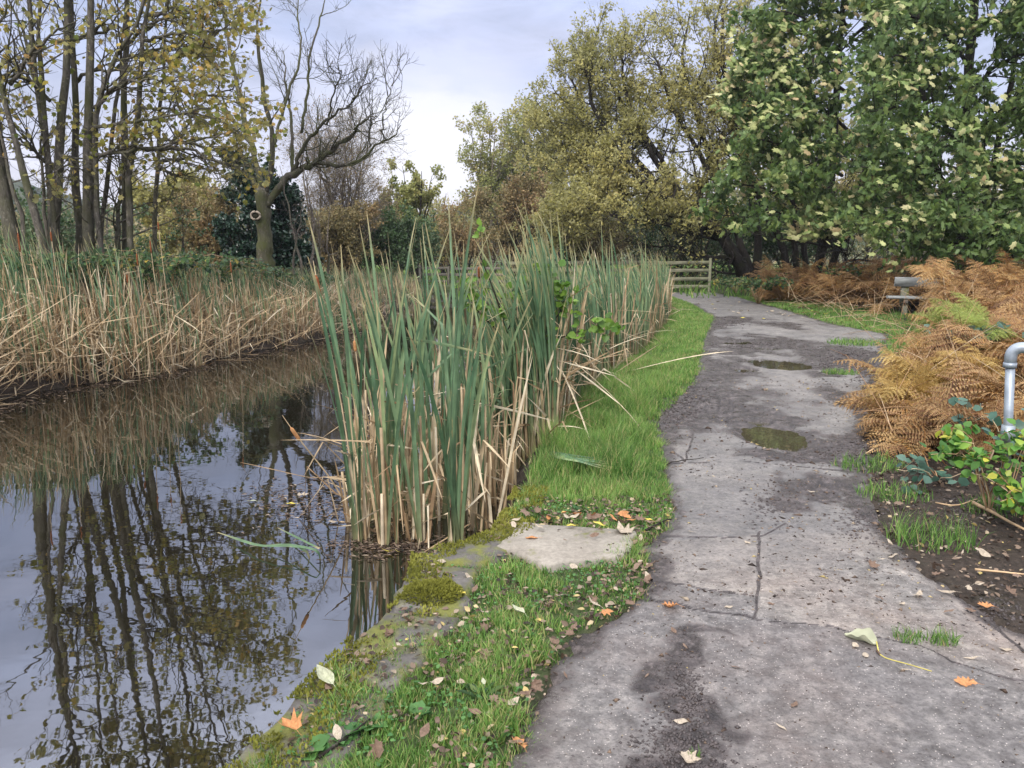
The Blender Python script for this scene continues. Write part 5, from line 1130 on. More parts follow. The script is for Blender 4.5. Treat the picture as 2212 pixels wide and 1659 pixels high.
def bracken():
    # mass on the bank to the right of the path
    def region(n, y0, y1, w, pw=1.):
        y = rng.uniform(y0, y1, n); x = xr(y)+np.interp(y, [5, 8, 10], [.28, .26, .2])+rng.random(n)**pw*w; return x, y
    B = Buf(); X = []; Y = []
    x, y = region(430, 5.1, 10.5, 2.9); X.append(x); Y.append(y)
    x, y = region(300, 10.5, 14, 5.0); X.append(x); Y.append(y)
    u = rng.uniform(1650, 2330, 850); v = np.interp(u, [1640, 1750, 1900, 2000, 2330], [652, 662, 682, 705, 740])-rng.random(850)**1.3*np.interp(u, [1640, 1900, 2300], [22, 48, 80]); Q = Gx(list(zip(u, v))); X.append(Q[:, 0]); Y.append(Q[:, 1])
    X.append(rng.uniform(3.9, 6.8, 110)); Y.append(rng.uniform(3.4, 6.2, 110))
    X = np.concatenate(X); Y = np.concatenate(Y)
    # keep the bench and the handrail clear
    bc = G(1965, 695); k = ~((X/Y > (1880-CU)/F/1.01) & (X/Y < (2035-CU)/F) & (Y > 10.2) & (Y < bc[1]+.6)) & ~((Y < 5.3) & (X > 2.6) & (X < 3.3)); X, Y = X[k], Y[k]; n = len(X)
    z = groundH(X, Y)+rng.random(n)*np.where(Y > 15, .55, .38)*sstep(.3, 1.2, X-xr(Y)); scatter_fronds(B, X, Y, z, rng.uniform(.5, 1.0, n)*np.where(Y < 11, .85, 1.1), rng.uniform(0, 2*PI, n), rng.normal(size=n)*.3+.1, .05+.5*rng.random(n))
    tag(B.obj('bracken', M['bracken']), 'rust-brown collapsed bracken covering the bank beside the path', 'bracken', kind='stuff')
    # standing clumps of coloured fronds, each one a plant
    def plant(u, v, Y0, hgt, nf, m, label, size, azr=(0, 2*PI), grp=None):
        c = At(u, v, Y0); g0 = gz(c[0], c[1]); root = thing('bracken_plant', label, 'bracken', (c[0], c[1], g0), grp); B = Buf()
        n = nf; x = rng.normal(size=n)*.14*size; y = rng.normal(size=n)*.14*size; z = max(.05, c[2]-g0-size*(.28 if m != 'bracken' else .5))*rng.uniform(.45, 1., n)
        scatter_fronds(B, x, y, z, size*rng.uniform(.75, 1.1, n), rng.uniform(azr[0], azr[1], n), rng.normal(size=n)*.25-.1, .1+.5*rng.random(n)); B.obj('fronds', M[m], root)
        S = Buf(); k = min(n, 8); P = np.stack([np.stack([x[:k]*s, y[:k]*s, z[:k]*s], 1) for s in (0, .5, 1)], 1); P[:, 1] += rng.normal(size=(k, 3))*.02; tubes(S, P, np.full((k, 3), .006), 5); S.obj('stalks', M['straw'], root)
    plant(2020, 800, 7.0, .35, 24, 'bracken_yellow', 'golden-yellow bracken fronds spilling toward the path beside the handrail', .62, (PI*.75, PI*1.6))
    plant(1985, 830, 6.6, .3, 18, 'bracken_yellow', 'mustard bracken fronds low at the muddy path edge', .5, (PI*.7, PI*1.5))
    plant(2120, 770, 6.8, .3, 16, 'bracken_yellow', 'orange-gold bracken fronds just behind the handrail elbow', .55, (PI*.6, PI*1.6))
    plant(1985, 880, 6.4, .3, 9, 'bracken_yellow', 'olive-yellow bracken frond drooping at the puddle side', .42, (PI*.8, PI*1.4))
    plant(2135, 640, 9.0, .5, 7, 'bracken_green', 'upright yellow-green bracken frond standing above the rust mass', .62, (PI*.3, PI*.8))
    plant(2075, 665, 9.6, .4, 6, 'bracken_green', 'green-yellow bracken frond beside the backrest of the bench', .6, (PI*.3, PI*.9))
    plant(2150, 690, 8.2, .3, 10, 'bracken_green', 'dull green bracken patch above the golden fronds', .6, (PI*.5, PI*1.6))
    plant(2035, 720, 10., .3, 5, 'bracken_green', 'small olive bracken frond in front of the bench end', .5, (PI*.7, PI*1.3))
    plant(2080, 900, 5.6, .3, 12, 'bracken', 'dark rust bracken plant behind the bramble leaves at the handrail', .6)
    plant(2065, 940, 5.9, .3, 12, 'bracken', 'dead brown bracken plant hanging over the mud near the close puddle', .5, (PI*.6, PI*1.5))
    plant(1975, 860, 7.2, .25, 8, 'bracken', 'small russet bracken plant at the corner of the churned mud', .5, (PI*.7, PI*1.4))
    plant(2070, 880, 5.7, .3, 16, 'bracken', 'crumpled dark bracken plant spilling onto the soil before the handrail', .55, (PI*.6, PI*1.5))
    plant(2140, 860, 5.2, .3, 14, 'bracken', 'rusty bracken plant just behind the handrail post', .5)
    plant(1960, 930, 6.2, .3, 12, 'bracken', 'brown bracken plant with fronds fanned over the path edge', .45, (PI*.6, PI*1.5))
    plant(2130, 650, 10.2, .3, 16, 'bracken', 'large rust bracken plant mounded beyond the green fronds', .8)
    plant(2205, 690, 8.4, .3, 16, 'bracken', 'brown bracken plant heaped at the picture edge above the handrail', .75)
    plant(2215, 610, 11.2, .3, 16, 'bracken', 'tall rust bracken plant in front of the dark tree at the picture edge', .85)
    for u, v, Y0, l in ((1760, 575, 21, 'upright wiry rust bracken plant below the willow trunks'), (1850, 560, 20, 'tall spindly bracken plant in the gap under the sycamore'), (1690, 600, 22, 'pale rust bracken plant at the bend of the path'), (2060, 545, 14, 'tall browned willowherb-like bracken plant beyond the bench back'), (2160, 540, 12, 'highest rust bracken plant against the dark sycamore')):
        plant(u, v, Y0, .5, 12, 'bracken', l, .75)
    B = Buf(); n = 800; y = rng.uniform(5.4, 20, n); x = xr(y)+.1+rng.random(n)*3.5; k = ~((np.abs(x-bc[0]) < .9) & (y > bc[1]-2) & (y < bc[1]+.6)); x, y = x[k], y[k]; n = len(x)
    z = groundH(x, y)+rng.random(n)*.35; az = rng.uniform(0, 2*PI, n); el = rng.uniform(-.1, 1.2, n); L = rng.uniform(.4, 1.2, n)
    d = np.stack([np.cos(az)*np.cos(el), np.sin(az)*np.cos(el), np.sin(el)], 1); P = np.stack([np.stack([x, y, z], 1)+d*L[:, None]*s+np.array([0, 0, -.12*s*s]) for s in np.linspace(0, 1, 5)], 1)
    P[..., 2] = np.maximum(P[..., 2], groundH(P[..., 0], P[..., 1])+.01)
    tubes(B, P, (.0035*np.ones(n))[:, None]*np.linspace(1.2, .4, 5)[None], 4, cap=False); tag(B.obj('dead_stalks', M['straw']), 'bare straw-coloured bracken stalks poking out of the rust mass', 'stalks', kind='stuff')
bracken()
# bramble and briar leaves round the handrail, brambles along the shady bank
def leafy(name, label, cat, c, n_st, L, lf, tpl, sz, m, per=5, ang=1.1, azr=(0, 2*PI), grp=None, up=.2, t0=.35):
    c = np.asarray(c, float); g = np.array([c[0], c[1], gz(c[0], c[1])]); root = thing(name, label, cat, tuple(g), grp)
    n = n_st; az = rng.uniform(azr[0], azr[1], n); K = 8; P = np.zeros((n, K, 3)); hz = c[2]-g[2]
    for k in range(1, K):
        s = k/(K-1); P[:, k, 0] = np.cos(az)*L*s**1.3; P[:, k, 1] = np.sin(az)*L*s**1.3; P[:, k, 2] = hz*math.sin(min(1, s*1.25)*PI/2)-.15*L*s*s
    P[:, 1:] += np.cumsum(rng.normal(size=(n, K-1, 3))*.02, 1)
    B = Buf(); tubes(B, P, np.linspace(.004, .0015, K)[None]*np.ones((n, 1)), 4); B.obj('canes', M['straw'], root)
    p, T = on_twigs(P, per, t0); p = np.repeat(p, 3, 0); T = np.repeat(T, 3, 0); m_ = len(p); B = Buf(); p = p+rng.normal(size=(m_, 3))*.028
    leaves(B, tpl, p, norm(T*.5+rng.normal(size=(m_, 3))*.6+[0, 0, -.1]), norm(np.array([0, -.5, 1.])+rng.normal(size=(m_, 3))*.4), sz*rng.uniform(.7, 1.2, m_), rng.random(m_)); B.obj('foliage', M[m], root)
O40 = tpl_oval(.36)
leafy('briar', 'fresh light-green leafy briar spray across the handrail post', 'briar', At(2155, 945, 4.25), 10, .24, 0, O40, .062, 'briar', 6, t0=.55, azr=(PI*.5, PI*1.7))
leafy('briar', 'bright green briar spray trailing lower before the handrail post', 'briar', At(2235, 985, 4.15), 8, .22, 0, O40, .058, 'briar', 4, t0=.55)
leafy('briar', 'yellowing green briar shoots rising at the very edge below the lower rail', 'briar', At(2250, 1050, 3.95), 12, .28, 0, O40, .06, 'briar', 6)
leafy('bramble', 'blue-green bramble leaves over the middle of the handrail post', 'bramble', At(2185, 905, 4.3), 4, .18, 0, tpl_oval(.5), .06, 'bramble_blue', 2)
leafy('bramble', 'round blue-green bramble leaves in the dead bracken short of the handrail', 'bramble', At(2085, 860, 5.2), 4, .24, 0, tpl_oval(.52), .065, 'bramble_blue', 2)
leafy('bramble', 'low dark bramble sprig on the soil below the bracken', 'bramble', At(2035, 1015, 4.9), 6, .3, 0, tpl_oval(.5), .06, 'bramble_blue', 3)
leafy('bramble', 'pale blue-green bramble leaves on the bank above the golden bracken', 'bramble', At(2110, 700, 8.5), 9, .5, 0, tpl_oval(.5), .08, 'bramble_blue', 4)
leafy('bramble', 'dark bramble mound on the grass at the outer bend of the path', 'bramble', At(1640, 600, 21.5), 30, .9, 0, O40, .09, 'bramble', 7)
leafy('bramble', 'low dark bramble beside the feet of the willow trunks', 'bramble', At(1590, 600, 26), 26, .9, 0, O40, .09, 'bramble', 7)
leafy('bramble', 'shaded green bramble between the bracken and the sycamore trunk', 'bramble', At(1880, 575, 20.5), 30, 1.2, 0, O40, .09, 'bramble', 7)
leafy('bramble', 'shaded bramble at the foot of the tallest sycamore', 'bramble', At(2120, 565, 17.5), 30, 1.1, 0, O40, .09, 'bramble', 7)
leafy('bramble', 'thorny bramble with pale leaves by the end of the reed strip', 'bramble', At(1440, 600, 21.5), 7, .35, 0, O40, .06, 'birch', 4)
for u, v, Y0, L, l in ((60, 545, 11.9, 1.1, 'bramble heap at the feet of the edge sycamore trunks'), (160, 540, 12.2, 1.1, 'bramble heap under the forked sycamore clump'), (260, 545, 12.6, 1.1, 'bramble heap between the dark forked trunk and the twin stems'), (350, 540, 13.4, 1.2, 'bramble heap below the lone thin stem'), (430, 555, 15, 1.3, 'leafy bramble heap on the near side of the holly'), (500, 575, 17, 1.3, 'bramble heap short of the pollarded trunk'), (640, 590, 18.5, 1.2, 'faded bramble heap by the slender crooked stem')):
    leafy('bramble', l, 'bramble', At(u, v, Y0), 34, L, 0, O40, .085, 'bramble', 8)
# ------------------------------------------------------------------ fences, bench, handrail
def fence(label, A, Bp, nposts, H, rails, m, zrail, last_post=None, skip_rail=()):
    A, Bp = np.array(A, float), np.array(Bp, float); root = thing('post_and_rail_fence', label, 'fence', tuple(A)); d = Bp-A; L = np.linalg.norm(d[:2]); rz = math.atan2(d[1], d[0])
    for k in range(nposts):
        p = d*k/(nposts-1); B = Buf(); h = H*(1.06 if k in (0, nposts-1) else 1.)
        box(B, [0, 0, h/2-.15], [.10, .10, h+.3], rz, .5, .008); o = B.obj('post', m, root); o.location = p+np.array([0, 0, 0])
    n = np.array([math.sin(rz), -math.cos(rz), 0])
    for i, z in enumerate(zrail):
        for k in range(nposts-1):
            p0, p1 = d*k/(nposts-1), d*(k+1)/(nposts-1); c = (p0+p1)/2; c = c+n*.072; ll = L/(nposts-1)-.008; B = Buf()
            slope = math.atan2(d[2], L); box(B, [0, 0, 0], [ll, .038, .125], 0, .5, .006)
            o = B.obj('rail', m, root); o.location = c+np.array([0, 0, z+rng.normal()*.008]); o.rotation_euler = (0, -slope+rng.normal()*.006, rz)
    return root
a = G(1532, 632); b = np.array([a[0]-7.0, 29.6, 0]); a[2] = gz(a[0], a[1])-.02; a2 = At(1532, 630, 27.6)
fence('grey-green four-rail timber fence ending at the path bend', (a2[0], 27.6, -.02), (a2[0]-7.3, 30.3, -.10), 5, 1.14, None, M['fence'], [.18, .48, .78, 1.06])
c1 = At(1000, 612, 36.); fence('weathered low timber fence across the end of the canal', (At(1010, 600, 36.)[0]+1.8, 36., -.28), (At(905, 600, 36.)[0], 36.4, -.28), 4, .98, None, M['fence_old'], [.28, .58, .88])
def bench():
    b = G(1965, 693); root = thing('bench', 'weathered grey plank bench half swallowed by bracken at the path side', 'bench', (b[0], b[1], gz(b[0], b[1])-.02), None, math.radians(-22))
    # local: length along x, seat faces -y (towards the path and canal)
    B = Buf(); box(B, [0, -.10, .40], [.98, .36, .055], 0, .5, .008); B.obj('seat', M['bench'], root)
    B = Buf(); T = math.radians(8); Mx = np.array([[1, 0, 0], [0, math.cos(T), math.sin(T)], [0, -math.sin(T), math.cos(T)]]); box(B, [.08, .15, .72], [.86, .05, .20], 0, .5, .006, M=Mx); B.obj('backrest', M['bench'], root)
    for s in (-.13, .42):
        B = Buf(); box(B, [s, .20, .33], [.16, .07, .72], 0, .5, .008); B.obj('post', M['concrete_post'], root)
        B = Buf(); box(B, [s, -.10, .325], [.09, .32, .085], 0, .5, .006); B.obj('bracket', M['fence_old'], root)
        B = Buf(); box(B, [s, -.14, .12], [.10, .10, .34], 0, .5, .006); B.obj('leg', M['concrete_post'], root)
    bench_ = root
bench()
def weed(u, v, n, L, wd, label, m='clover'):
    c = G(u, v, .0); c[2] = gz(c[0], c[1]); B = Buf(); a = rng.uniform(0, 2*PI, n)+0*c[0]; d = np.stack([np.cos(a), np.sin(a), rng.uniform(.15, .7, n)], 1)
    leaves(B, tpl_oval(wd), np.stack([.01*np.cos(a), .01*np.sin(a), np.full(n, .015)], 1), d, norm(np.array([0, 0, 1.])+rng.normal(size=(n, 3))*.2), L*rng.uniform(.6, 1.1, n), rng.random(n))
    o = B.obj('weed', M[m]); o.location = c; tag(o, label, 'weed')
weed(1040, 1520, 14, .09, .16, 'dark green dandelion rosette in the turf under the tiny white leaf', 'bramble')
weed(735, 1610, 9, .085, .45, 'broad-leaved dock at the bottom of the turf by the lowest coping stone')
weed(660, 1640, 8, .08, .42, 'second broad-leaved dock touching the lowest coping stone')
weed(800, 1580, 8, .055, .4, 'small round-leaved weed above the broad docks')
weed(900, 1560, 10, .05, .4, 'low round-leaved weed in the middle of the bottom turf')
weed(1010, 1370, 10, .045, .35, 'small weed rosette among dead leaves in the mid turf')
weed(1255, 1110, 9, .06, .4, 'round green leaves poking over the back of the stone slab')
def handrail():
    f = G(2168, 1112); g = gz(f[0], f[1]); top = At(2186, 750, f[1]); h = top[2]-g; root = thing('handrail', 'galvanised tubular steel handrail with an elbow joint, mossy at its foot', 'handrail', (f[0], f[1], g))
    dirv = norm(np.array([1.0, -.55, 0.])); L = 1.7
    def tube(name, pts, rad, S=16, m='steel'):
        B = Buf(); P = np.array(pts, float); tubes(B, P, np.full(len(P), rad) if np.isscalar(rad) else np.array(rad), S); B.obj(name, M[m], root, smooth=True)
    r = .0245; tx = top[0]-f[0]
    tube('post', [[0, 0, -.1], [tx*.5, 0, h*.5], [tx, 0, h-.075]], r); tube('post', [dirv*L+[0, 0, -.15], dirv*L+[tx, 0, h-.04]], r)
    e = np.array([tx, 0, h]); tube('top_rail', [e+dirv*.055+[0, 0, -.0], e+dirv*L], r)
    tube('middle_rail', [[tx*.6, 0, h*.48]+dirv*.03, np.array([tx*.6, 0, h*.48])+dirv*L], r)
    a = np.linspace(0, PI/2, 8); arc = [e+dirv*(.05-.05*math.cos(t))+np.array([0, 0, -.05+.05*math.sin(t)]) for t in a]
    tube('elbow', [e+[0, 0, -.10]]+arc+[e+dirv*.075], [.032]*2+[.032]*8)
    tube('collar', [e+[0, 0, -.115], e+[0, 0, -.088]], .035); tube('collar', [e+dirv*.06, e+dirv*.088], .035)
    tube('foot_socket', [[0, 0, -.05], [0, 0, .07]], .041); tube('foot_socket', [dirv*L+[0, 0, -.1], dirv*L+[0, 0, .07]], .041)
    tube('tee_joint', [[tx*.5, 0, h*.48-.05], [tx*.5, 0, h*.48+.05]], .036)
handrail()
# ------------------------------------------------------------------ fallen leaves as things
def curled(tplpts, cup, seed, thick=.0):
    """outline fan with midrib fold and curl"""
    g = np.random.default_rng(seed); V = [(0, 0, 0)]; pts = np.array(tplpts); n = len(pts); B = Buf(); rings = 3; W = []
    ctr = np.array([0, .45])
    for k in range(1, rings+1):
        for x, y in pts: W.append(ctr+(np.array([x, y])-ctr)*k/rings)
    W = np.vstack([[ctr], W]); x, y = W[:, 0], W[:, 1]-.45
    z = cup*(x**2*1.6+y**2*.7)+.10*np.sin(x*7+g.uniform(0, 6))*abs(cup)+.05*np.sin(y*9+g.uniform(0, 6))+g.normal(size=len(x))*.008; z -= z.min()
    F3 = [(0, 1+i, 1+(i+1) % n) for i in range(n)]; F4 = []
    for k in range(rings-1):
        for i in range(n): a = 1+k*n+i; b = 1+k*n+(i+1) % n; F4.append((a, a+n, b+n, b))
    return np.stack([x, y, z], 1), np.array(F3), np.array(F4), n
OAK = [(0, -.05), (.10, .08), (.20, .12), (.12, .25), (.30, .33), (.20, .42), (.36, .55), (.22, .62), (.30, .78), (.15, .82), (.08, .95), (0, 1), (-.08, .95), (-.15, .82), (-.30, .78), (-.22, .62), (-.36, .55), (-.20, .42), (-.30, .33), (-.12, .25), (-.20, .12), (-.10, .08)]
OVA = [(0, 0), (.13, .12), (.22, .3), (.25, .5), (.2, .7), (.1, .88), (0, 1), (-.1, .88), (-.2, .7), (-.25, .5), (-.22, .3), (-.13, .12)]
MAP = [(0, 0), (.22, -.08), (.30, .10), (.52, .22), (.34, .42), (.48, .78), (.22, .66), (0, 1.0), (-.22, .66), (-.48, .78), (-.34, .42), (-.52, .22), (-.30, .10), (-.22, -.08)]
LANC = [(0, 0), (.07, .2), (.11, .45), (.08, .75), (0, 1), (-.08, .75), (-.11, .45), (-.07, .2)]
def leafmesh(shape, cup, seed, m, name):
    V, F3, F4, n = curled(shape, cup, seed); B = Buf(); g = np.random.default_rng(seed); B.add(V, [F3, F4], .3+.4*g.random(), .5)
    yb = V[1+2*n][1]; st = np.array([[0, -.45, V[1+2*n][2]+.005], [.03, -.6, .02], [.02, -.75, .01]]); tubes(B, st, np.array([.012, .010, .008]), 4, r=.8); return B.mesh(name, M[m])
LM = {}
for sh, s in (('oak', OAK), ('ovate', OVA), ('maple', MAP), ('narrow', LANC)):
    for m in ('leaf_brown', 'leaf_tan', 'leaf_orange', 'leaf_yellow', 'leaf_pale'):
        LM[sh, m] = [leafmesh(s, c, 10+i+hash(sh) % 1 + len(m), m, 'fallen_leaf') for i, c in enumerate((.35, -.3, .8))]
def surf(x, y):
    on = (x > float(xl(y))+.03) and (x < float(xr(y))-.03)
    if inpoly(np.array([x]), np.array([y]), SLAB)[0]: return .047
    return float(pathZ(x, y)[0])+.003 if on else gz(x, y)+.02
def put(u, v, sh, m, size, label, grp=None, z=None, tilt=.15, rz=None, var=None, dz=0):
    p = G(u, v, z if z is not None else .02); o = bpy.data.objects.new('fallen_leaf', LM[sh, m][rng.integers(0, 3) if var is None else var]); COL.objects.link(o)
    zz = (z if z is not None else surf(p[0], p[1]))+dz; o.location = (p[0], p[1], zz); o.scale = (size,)*3
    o.rotation_euler = (rng.normal()*tilt, rng.normal()*tilt, rng.uniform(0, 6.28) if rz is None else rz); tag(o, label, 'leaf', grp); return o
# the leaves one can point to
put(1450, 1308, 'oak', 'leaf_orange', .075, 'orange oak leaf on the path beside the end of the lower grass patch', rz=1.4)
put(2088, 1475, 'oak', 'leaf_orange', .075, 'orange-brown oak leaf beyond the stalk of the big curled leaf', rz=1.3)
put(2130, 1312, 'oak', 'leaf_orange', .07, 'orange oak leaf on the dark mud outside the paving', rz=1.5)
put(1123, 1610, 'oak', 'leaf_orange', .075, 'orange lobed leaf on the turf at the paving corner', rz=.3, dz=.02)
put(628, 1598, 'maple', 'leaf_orange', .075, 'orange maple leaf lying on the dark coping stone', rz=.9, dz=.03)
put(1312, 1330, 'maple', 'leaf_orange', .05, 'small red-brown leaf at the point where turf meets path', dz=.02)
put(1490, 1635, 'maple', 'leaf_tan', .06, 'faded lobed leaf pressed on the mud patch', tilt=.03)
put(1150, 1162, 'ovate', 'leaf_orange', .07, 'dull red leaf lying flat on the pale stone slab', rz=1.5, z=.048, tilt=.03)
put(1345, 1146, 'maple', 'leaf_tan', .11, 'large crumpled tan leaf at the back corner of the stone slab', z=.05, var=2)
put(1295, 1132, 'ovate', 'leaf_yellow', .07, 'yellow leaf in the litter behind the stone slab', z=.07, rz=1.3)
put(1235, 1135, 'ovate', 'leaf_yellow', .06, 'small yellow-pink leaf at the middle of the slab edge', z=.06, rz=1.8)
put(1400, 1125, 'ovate', 'leaf_yellow', .06, 'yellow leaf at the tip of the tall grass by the paving', z=.03, rz=1.4)
put(1240, 1225, 'ovate', 'leaf_tan', .07, 'curled tan leaf on the front lip of the stone slab', z=.05, rz=.4)
put(705, 1490, 'ovate', 'leaf_pale', .10, 'large cream-green curled leaf on the mossy canal edge', rz=.8, dz=.03, var=2)
put(1120, 1340, 'ovate', 'leaf_pale', .07, 'pale curled leaf in the lower turf', rz=.9, dz=.04, var=2)
put(1285, 1325, 'narrow', 'leaf_tan', .08, 'pale narrow leaf near the turf tip', rz=.7, dz=.04)
put(1210, 1305, 'ovate', 'leaf_tan', .045, 'small cream leaf upright in the grass', dz=.04, var=2)
put(945, 1500, 'ovate', 'leaf_tan', .06, 'beige leaf standing on edge in the middle of the lower turf', dz=.04, var=2)
put(1045, 1505, 'ovate', 'leaf_pale', .035, 'tiny bright white curled leaf on a dark weed', dz=.045, var=2)
put(1000, 1300, 'ovate', 'leaf_yellow', .045, 'yellow-green leaf beyond the moss cushion', dz=.04)
put(1955, 1445, 'narrow', 'leaf_tan', .055, 'narrow brown leaf near the little paving tufts', rz=1.3)
put(2100, 1420, 'narrow', 'leaf_tan', .06, 'narrow tan leaf on the paving towards the muddy side', rz=1.5)
put(1575, 1308, 'ovate', 'leaf_tan', .04, 'little grey-tan leaf in the paving crossing', rz=1.5)
put(1590, 1438, 'narrow', 'leaf_brown', .05, 'reddish narrow leaf at the top of the mud patch', rz=1.3)
put(630, 1088, 'ovate', 'leaf_yellow', .075, 'yellow leaf floating beside the bleached bulrush', z=WZ+.006, tilt=.02, rz=1.5)
put(545, 1083, 'narrow', 'leaf_pale', .09, 'white narrow leaf floating furthest out on the water', z=WZ+.006, tilt=.02, rz=1.5)
put(655, 1070, 'maple', 'leaf_tan', .08, 'tan leaf floating against the straw', z=WZ+.006, tilt=.02)
put(720, 1128, 'ovate', 'leaf_tan', .08, 'pale leaf floating before the bleached bulrush feet', z=WZ+.006, tilt=.02, rz=1.4)
put(840, 1192, 'narrow', 'leaf_yellow', .09, 'narrow yellow leaf floating in front of the thick-footed bulrush', z=WZ+.01, tilt=.02, rz=1.5)
put(960, 1195, 'narrow', 'leaf_yellow', .11, 'long yellow leaf floating below the fresh green bulrush', z=WZ+.01, tilt=.02, rz=1.5)
put(770, 1403, 'ovate', 'leaf_tan', .06, 'ghostly half-sunk leaf floating against the canal edge', z=WZ+.006, tilt=.02, rz=1.2)
# big curled leaf with the long stalk
def bigleaf():
    c = G(1870, 1385, .015); root = thing('fallen_leaf', 'large pale silver-green curled leaf with a long yellow stalk on the paving', 'leaf', (c[0], c[1], surf(c[0], c[1])))
    B = Buf(); nu, nv = 15, 15; U, V = np.meshgrid(np.linspace(-1, 1, nu), np.linspace(0, 1, nv)); wd = np.sin(PI*np.clip(V, 0, 1)**.75)**.8*(1+.12*np.sin(V*14+U*3)); ph = U*1.25*wd
    ax = norm(np.array([-.75, .66, 0.])); ay = np.array([ax[1], -ax[0], 0]); R = .042
    P = c*0+ax[None, None]*((V-.35)[..., None]*.125)+ay[None, None]*(R*np.sin(ph))[..., None]+np.array([0, 0, 1.])*(R*(1-np.cos(ph))*1.25+.004*np.sin(U*7+V*11)+.002)[..., None]
    B.add(P, grid_faces(nv, nu), .6+.3*np.sin(U*9).ravel()*0, .5); B.obj('blade', M['leaf_pale'], root, smooth=True)
    B = Buf(); s = [G(u, v, .012)-G(1870, 1385, .015) for u, v in ((1900, 1425), (1960, 1440), (2012, 1456))]; s = [ax*-.040]+s; P, R_ = resample(s, [.0025, .002, .0018, .0015], 10); P[:, 2] = .008; P[0, 2] = .012; tubes(B, P, R_, 6, r=.9); B.obj('stalk', M['leaf_yellow'], root, smooth=True)
    B = Buf(); tubes(B, np.array([P[2]-[.006, 0, 0], P[3]]), np.array([.005, .004]), 6, r=.2); B.obj('bud', M['leaf_brown'], root)
bigleaf()
def scatter_leaves(n, uv, kinds, grp, label, smin, smax, dz=.02, tilt=.35):
    for i in range(n):
        u, v = uv(); sh, m = kinds[rng.integers(0, len(kinds))]; put(u, v, sh, m, rng.uniform(smin, smax), label, grp, tilt=tilt, dz=dz)
def turf():
    while True:
        y = rng.uniform(1.35, 4.3); x = xn(y)+rng.random()*(xl(y)-xn(y)); f = rng.random()
        if f < .35: x = xl(y)-abs(rng.normal())*.07
        elif f < .55: x = xn(y)+.06+abs(rng.normal())*.08
        d = np.array([x, y, 0])-np.array([0, 0, CAMZ]); zc = d[1]*cp-d[2]*sp; u = CU+F*x/zc; v = CV-F*(d[1]*sp+d[2]*cp)/zc
        if v < 1640: return u, v
scatter_leaves(85, turf, [('ovate', 'leaf_brown'), ('ovate', 'leaf_brown'), ('maple', 'leaf_brown'), ('ovate', 'leaf_tan'), ('narrow', 'leaf_brown')], 'dead leaves strewn over the lower turf', 'dull brown or tan dead leaf strewn over the lower turf by the canal', .032, .06, .022)
scatter_leaves(24, lambda: (rng.uniform(1130, 1400), 1125+rng.normal()*7), [('maple', 'leaf_brown'), ('ovate', 'leaf_brown'), ('ovate', 'leaf_tan'), ('ovate', 'leaf_orange')], 'litter behind the slab', 'dead leaf in the heap of litter along the back of the stone slab', .045, .08, .03)
def onpath():
    while True:
        v = 660+rng.random()**1.6*960; y = G(0, v)[1]; x = rng.uniform(xl(y)+.05, xr(y)-.05); zc = y*cp+CAMZ*sp; u = CU+F*x/zc
        if u < 2200: return u, v
scatter_leaves(46, onpath, [('ovate', 'leaf_brown'), ('ovate', 'leaf_tan'), ('narrow', 'leaf_brown'), ('narrow', 'leaf_tan')], 'small dead leaves on the path', 'small dry brown or tan leaf lying on the muddy path', .025, .05, .0, .1)
scatter_leaves(60, lambda: (rng.uniform(1500, 1900), 650+rng.random()**1.5*40), [('ovate', 'leaf_tan'), ('ovate', 'leaf_yellow'), ('maple', 'leaf_tan')], 'pale leaves at the path bend', 'pale fallen leaf scattered at the far bend of the path', .07, .12, .01, .2)
scatter_leaves(30, lambda: (rng.uniform(1880, 2200), rng.uniform(1080, 1330)), [('ovate', 'leaf_brown'), ('maple', 'leaf_brown'), ('ovate', 'leaf_tan'), ('narrow', 'leaf_tan')], 'leaves on the dark mud', 'dead leaf on the dark mud between paving and handrail', .04, .07, .01, .3)
# uncountable litter: flecks in turf, mud crumbs, floating debris
def grit():
    oc = np.array([(1, 0, 0), (-.4, .8, 0), (-.5, -.8, 0), (0, 0, .9)], float); of = np.array([(0, 1, 3), (1, 2, 3), (2, 0, 3), (0, 2, 1)])
    n = 10000; y = 1.6*(9/1.6)**rng.random(n); x = xl(y)+.02+rng.random(n)*(xr(y)-xl(y)-.04); k = rng.random(n) < .25+1.2*np.clip(fbm(x*1.7, y*1.7, 4, 61)-.4, 0, 1)*2.5; x, y = x[k], y[k]; n = len(x)
    z = pathZ(x, y); sz = rng.gamma(1.5, .0016, n)*np.interp(y, [1.6, 9], [.8, 2.2]); az = rng.uniform(0, 6.28, n); c, s_ = np.cos(az)[:, None], np.sin(az)[:, None]; q = oc[None]*sz[:, None, None]*rng.uniform(.4, 1.3, (n, 4, 1))*np.stack([rng.uniform(1, 3., n), np.ones(n), np.ones(n)], 1)[:, None]
    V = np.stack([q[..., 0]*c-q[..., 1]*s_, q[..., 0]*s_+q[..., 1]*c, q[..., 2]], -1)+np.stack([x, y, z+.0005], 1)[:, None]
    B = Buf(); B.add(V.reshape(-1, 3), ((np.arange(n)*4)[:, None, None]+of[None]).reshape(-1, 3), np.repeat(rng.random(n)**1.5, 4), .5); tag(B.obj('grit', M['litter']), 'dark crumbs of mud and leaf trodden over the paving', 'grit', kind='stuff')
grit()
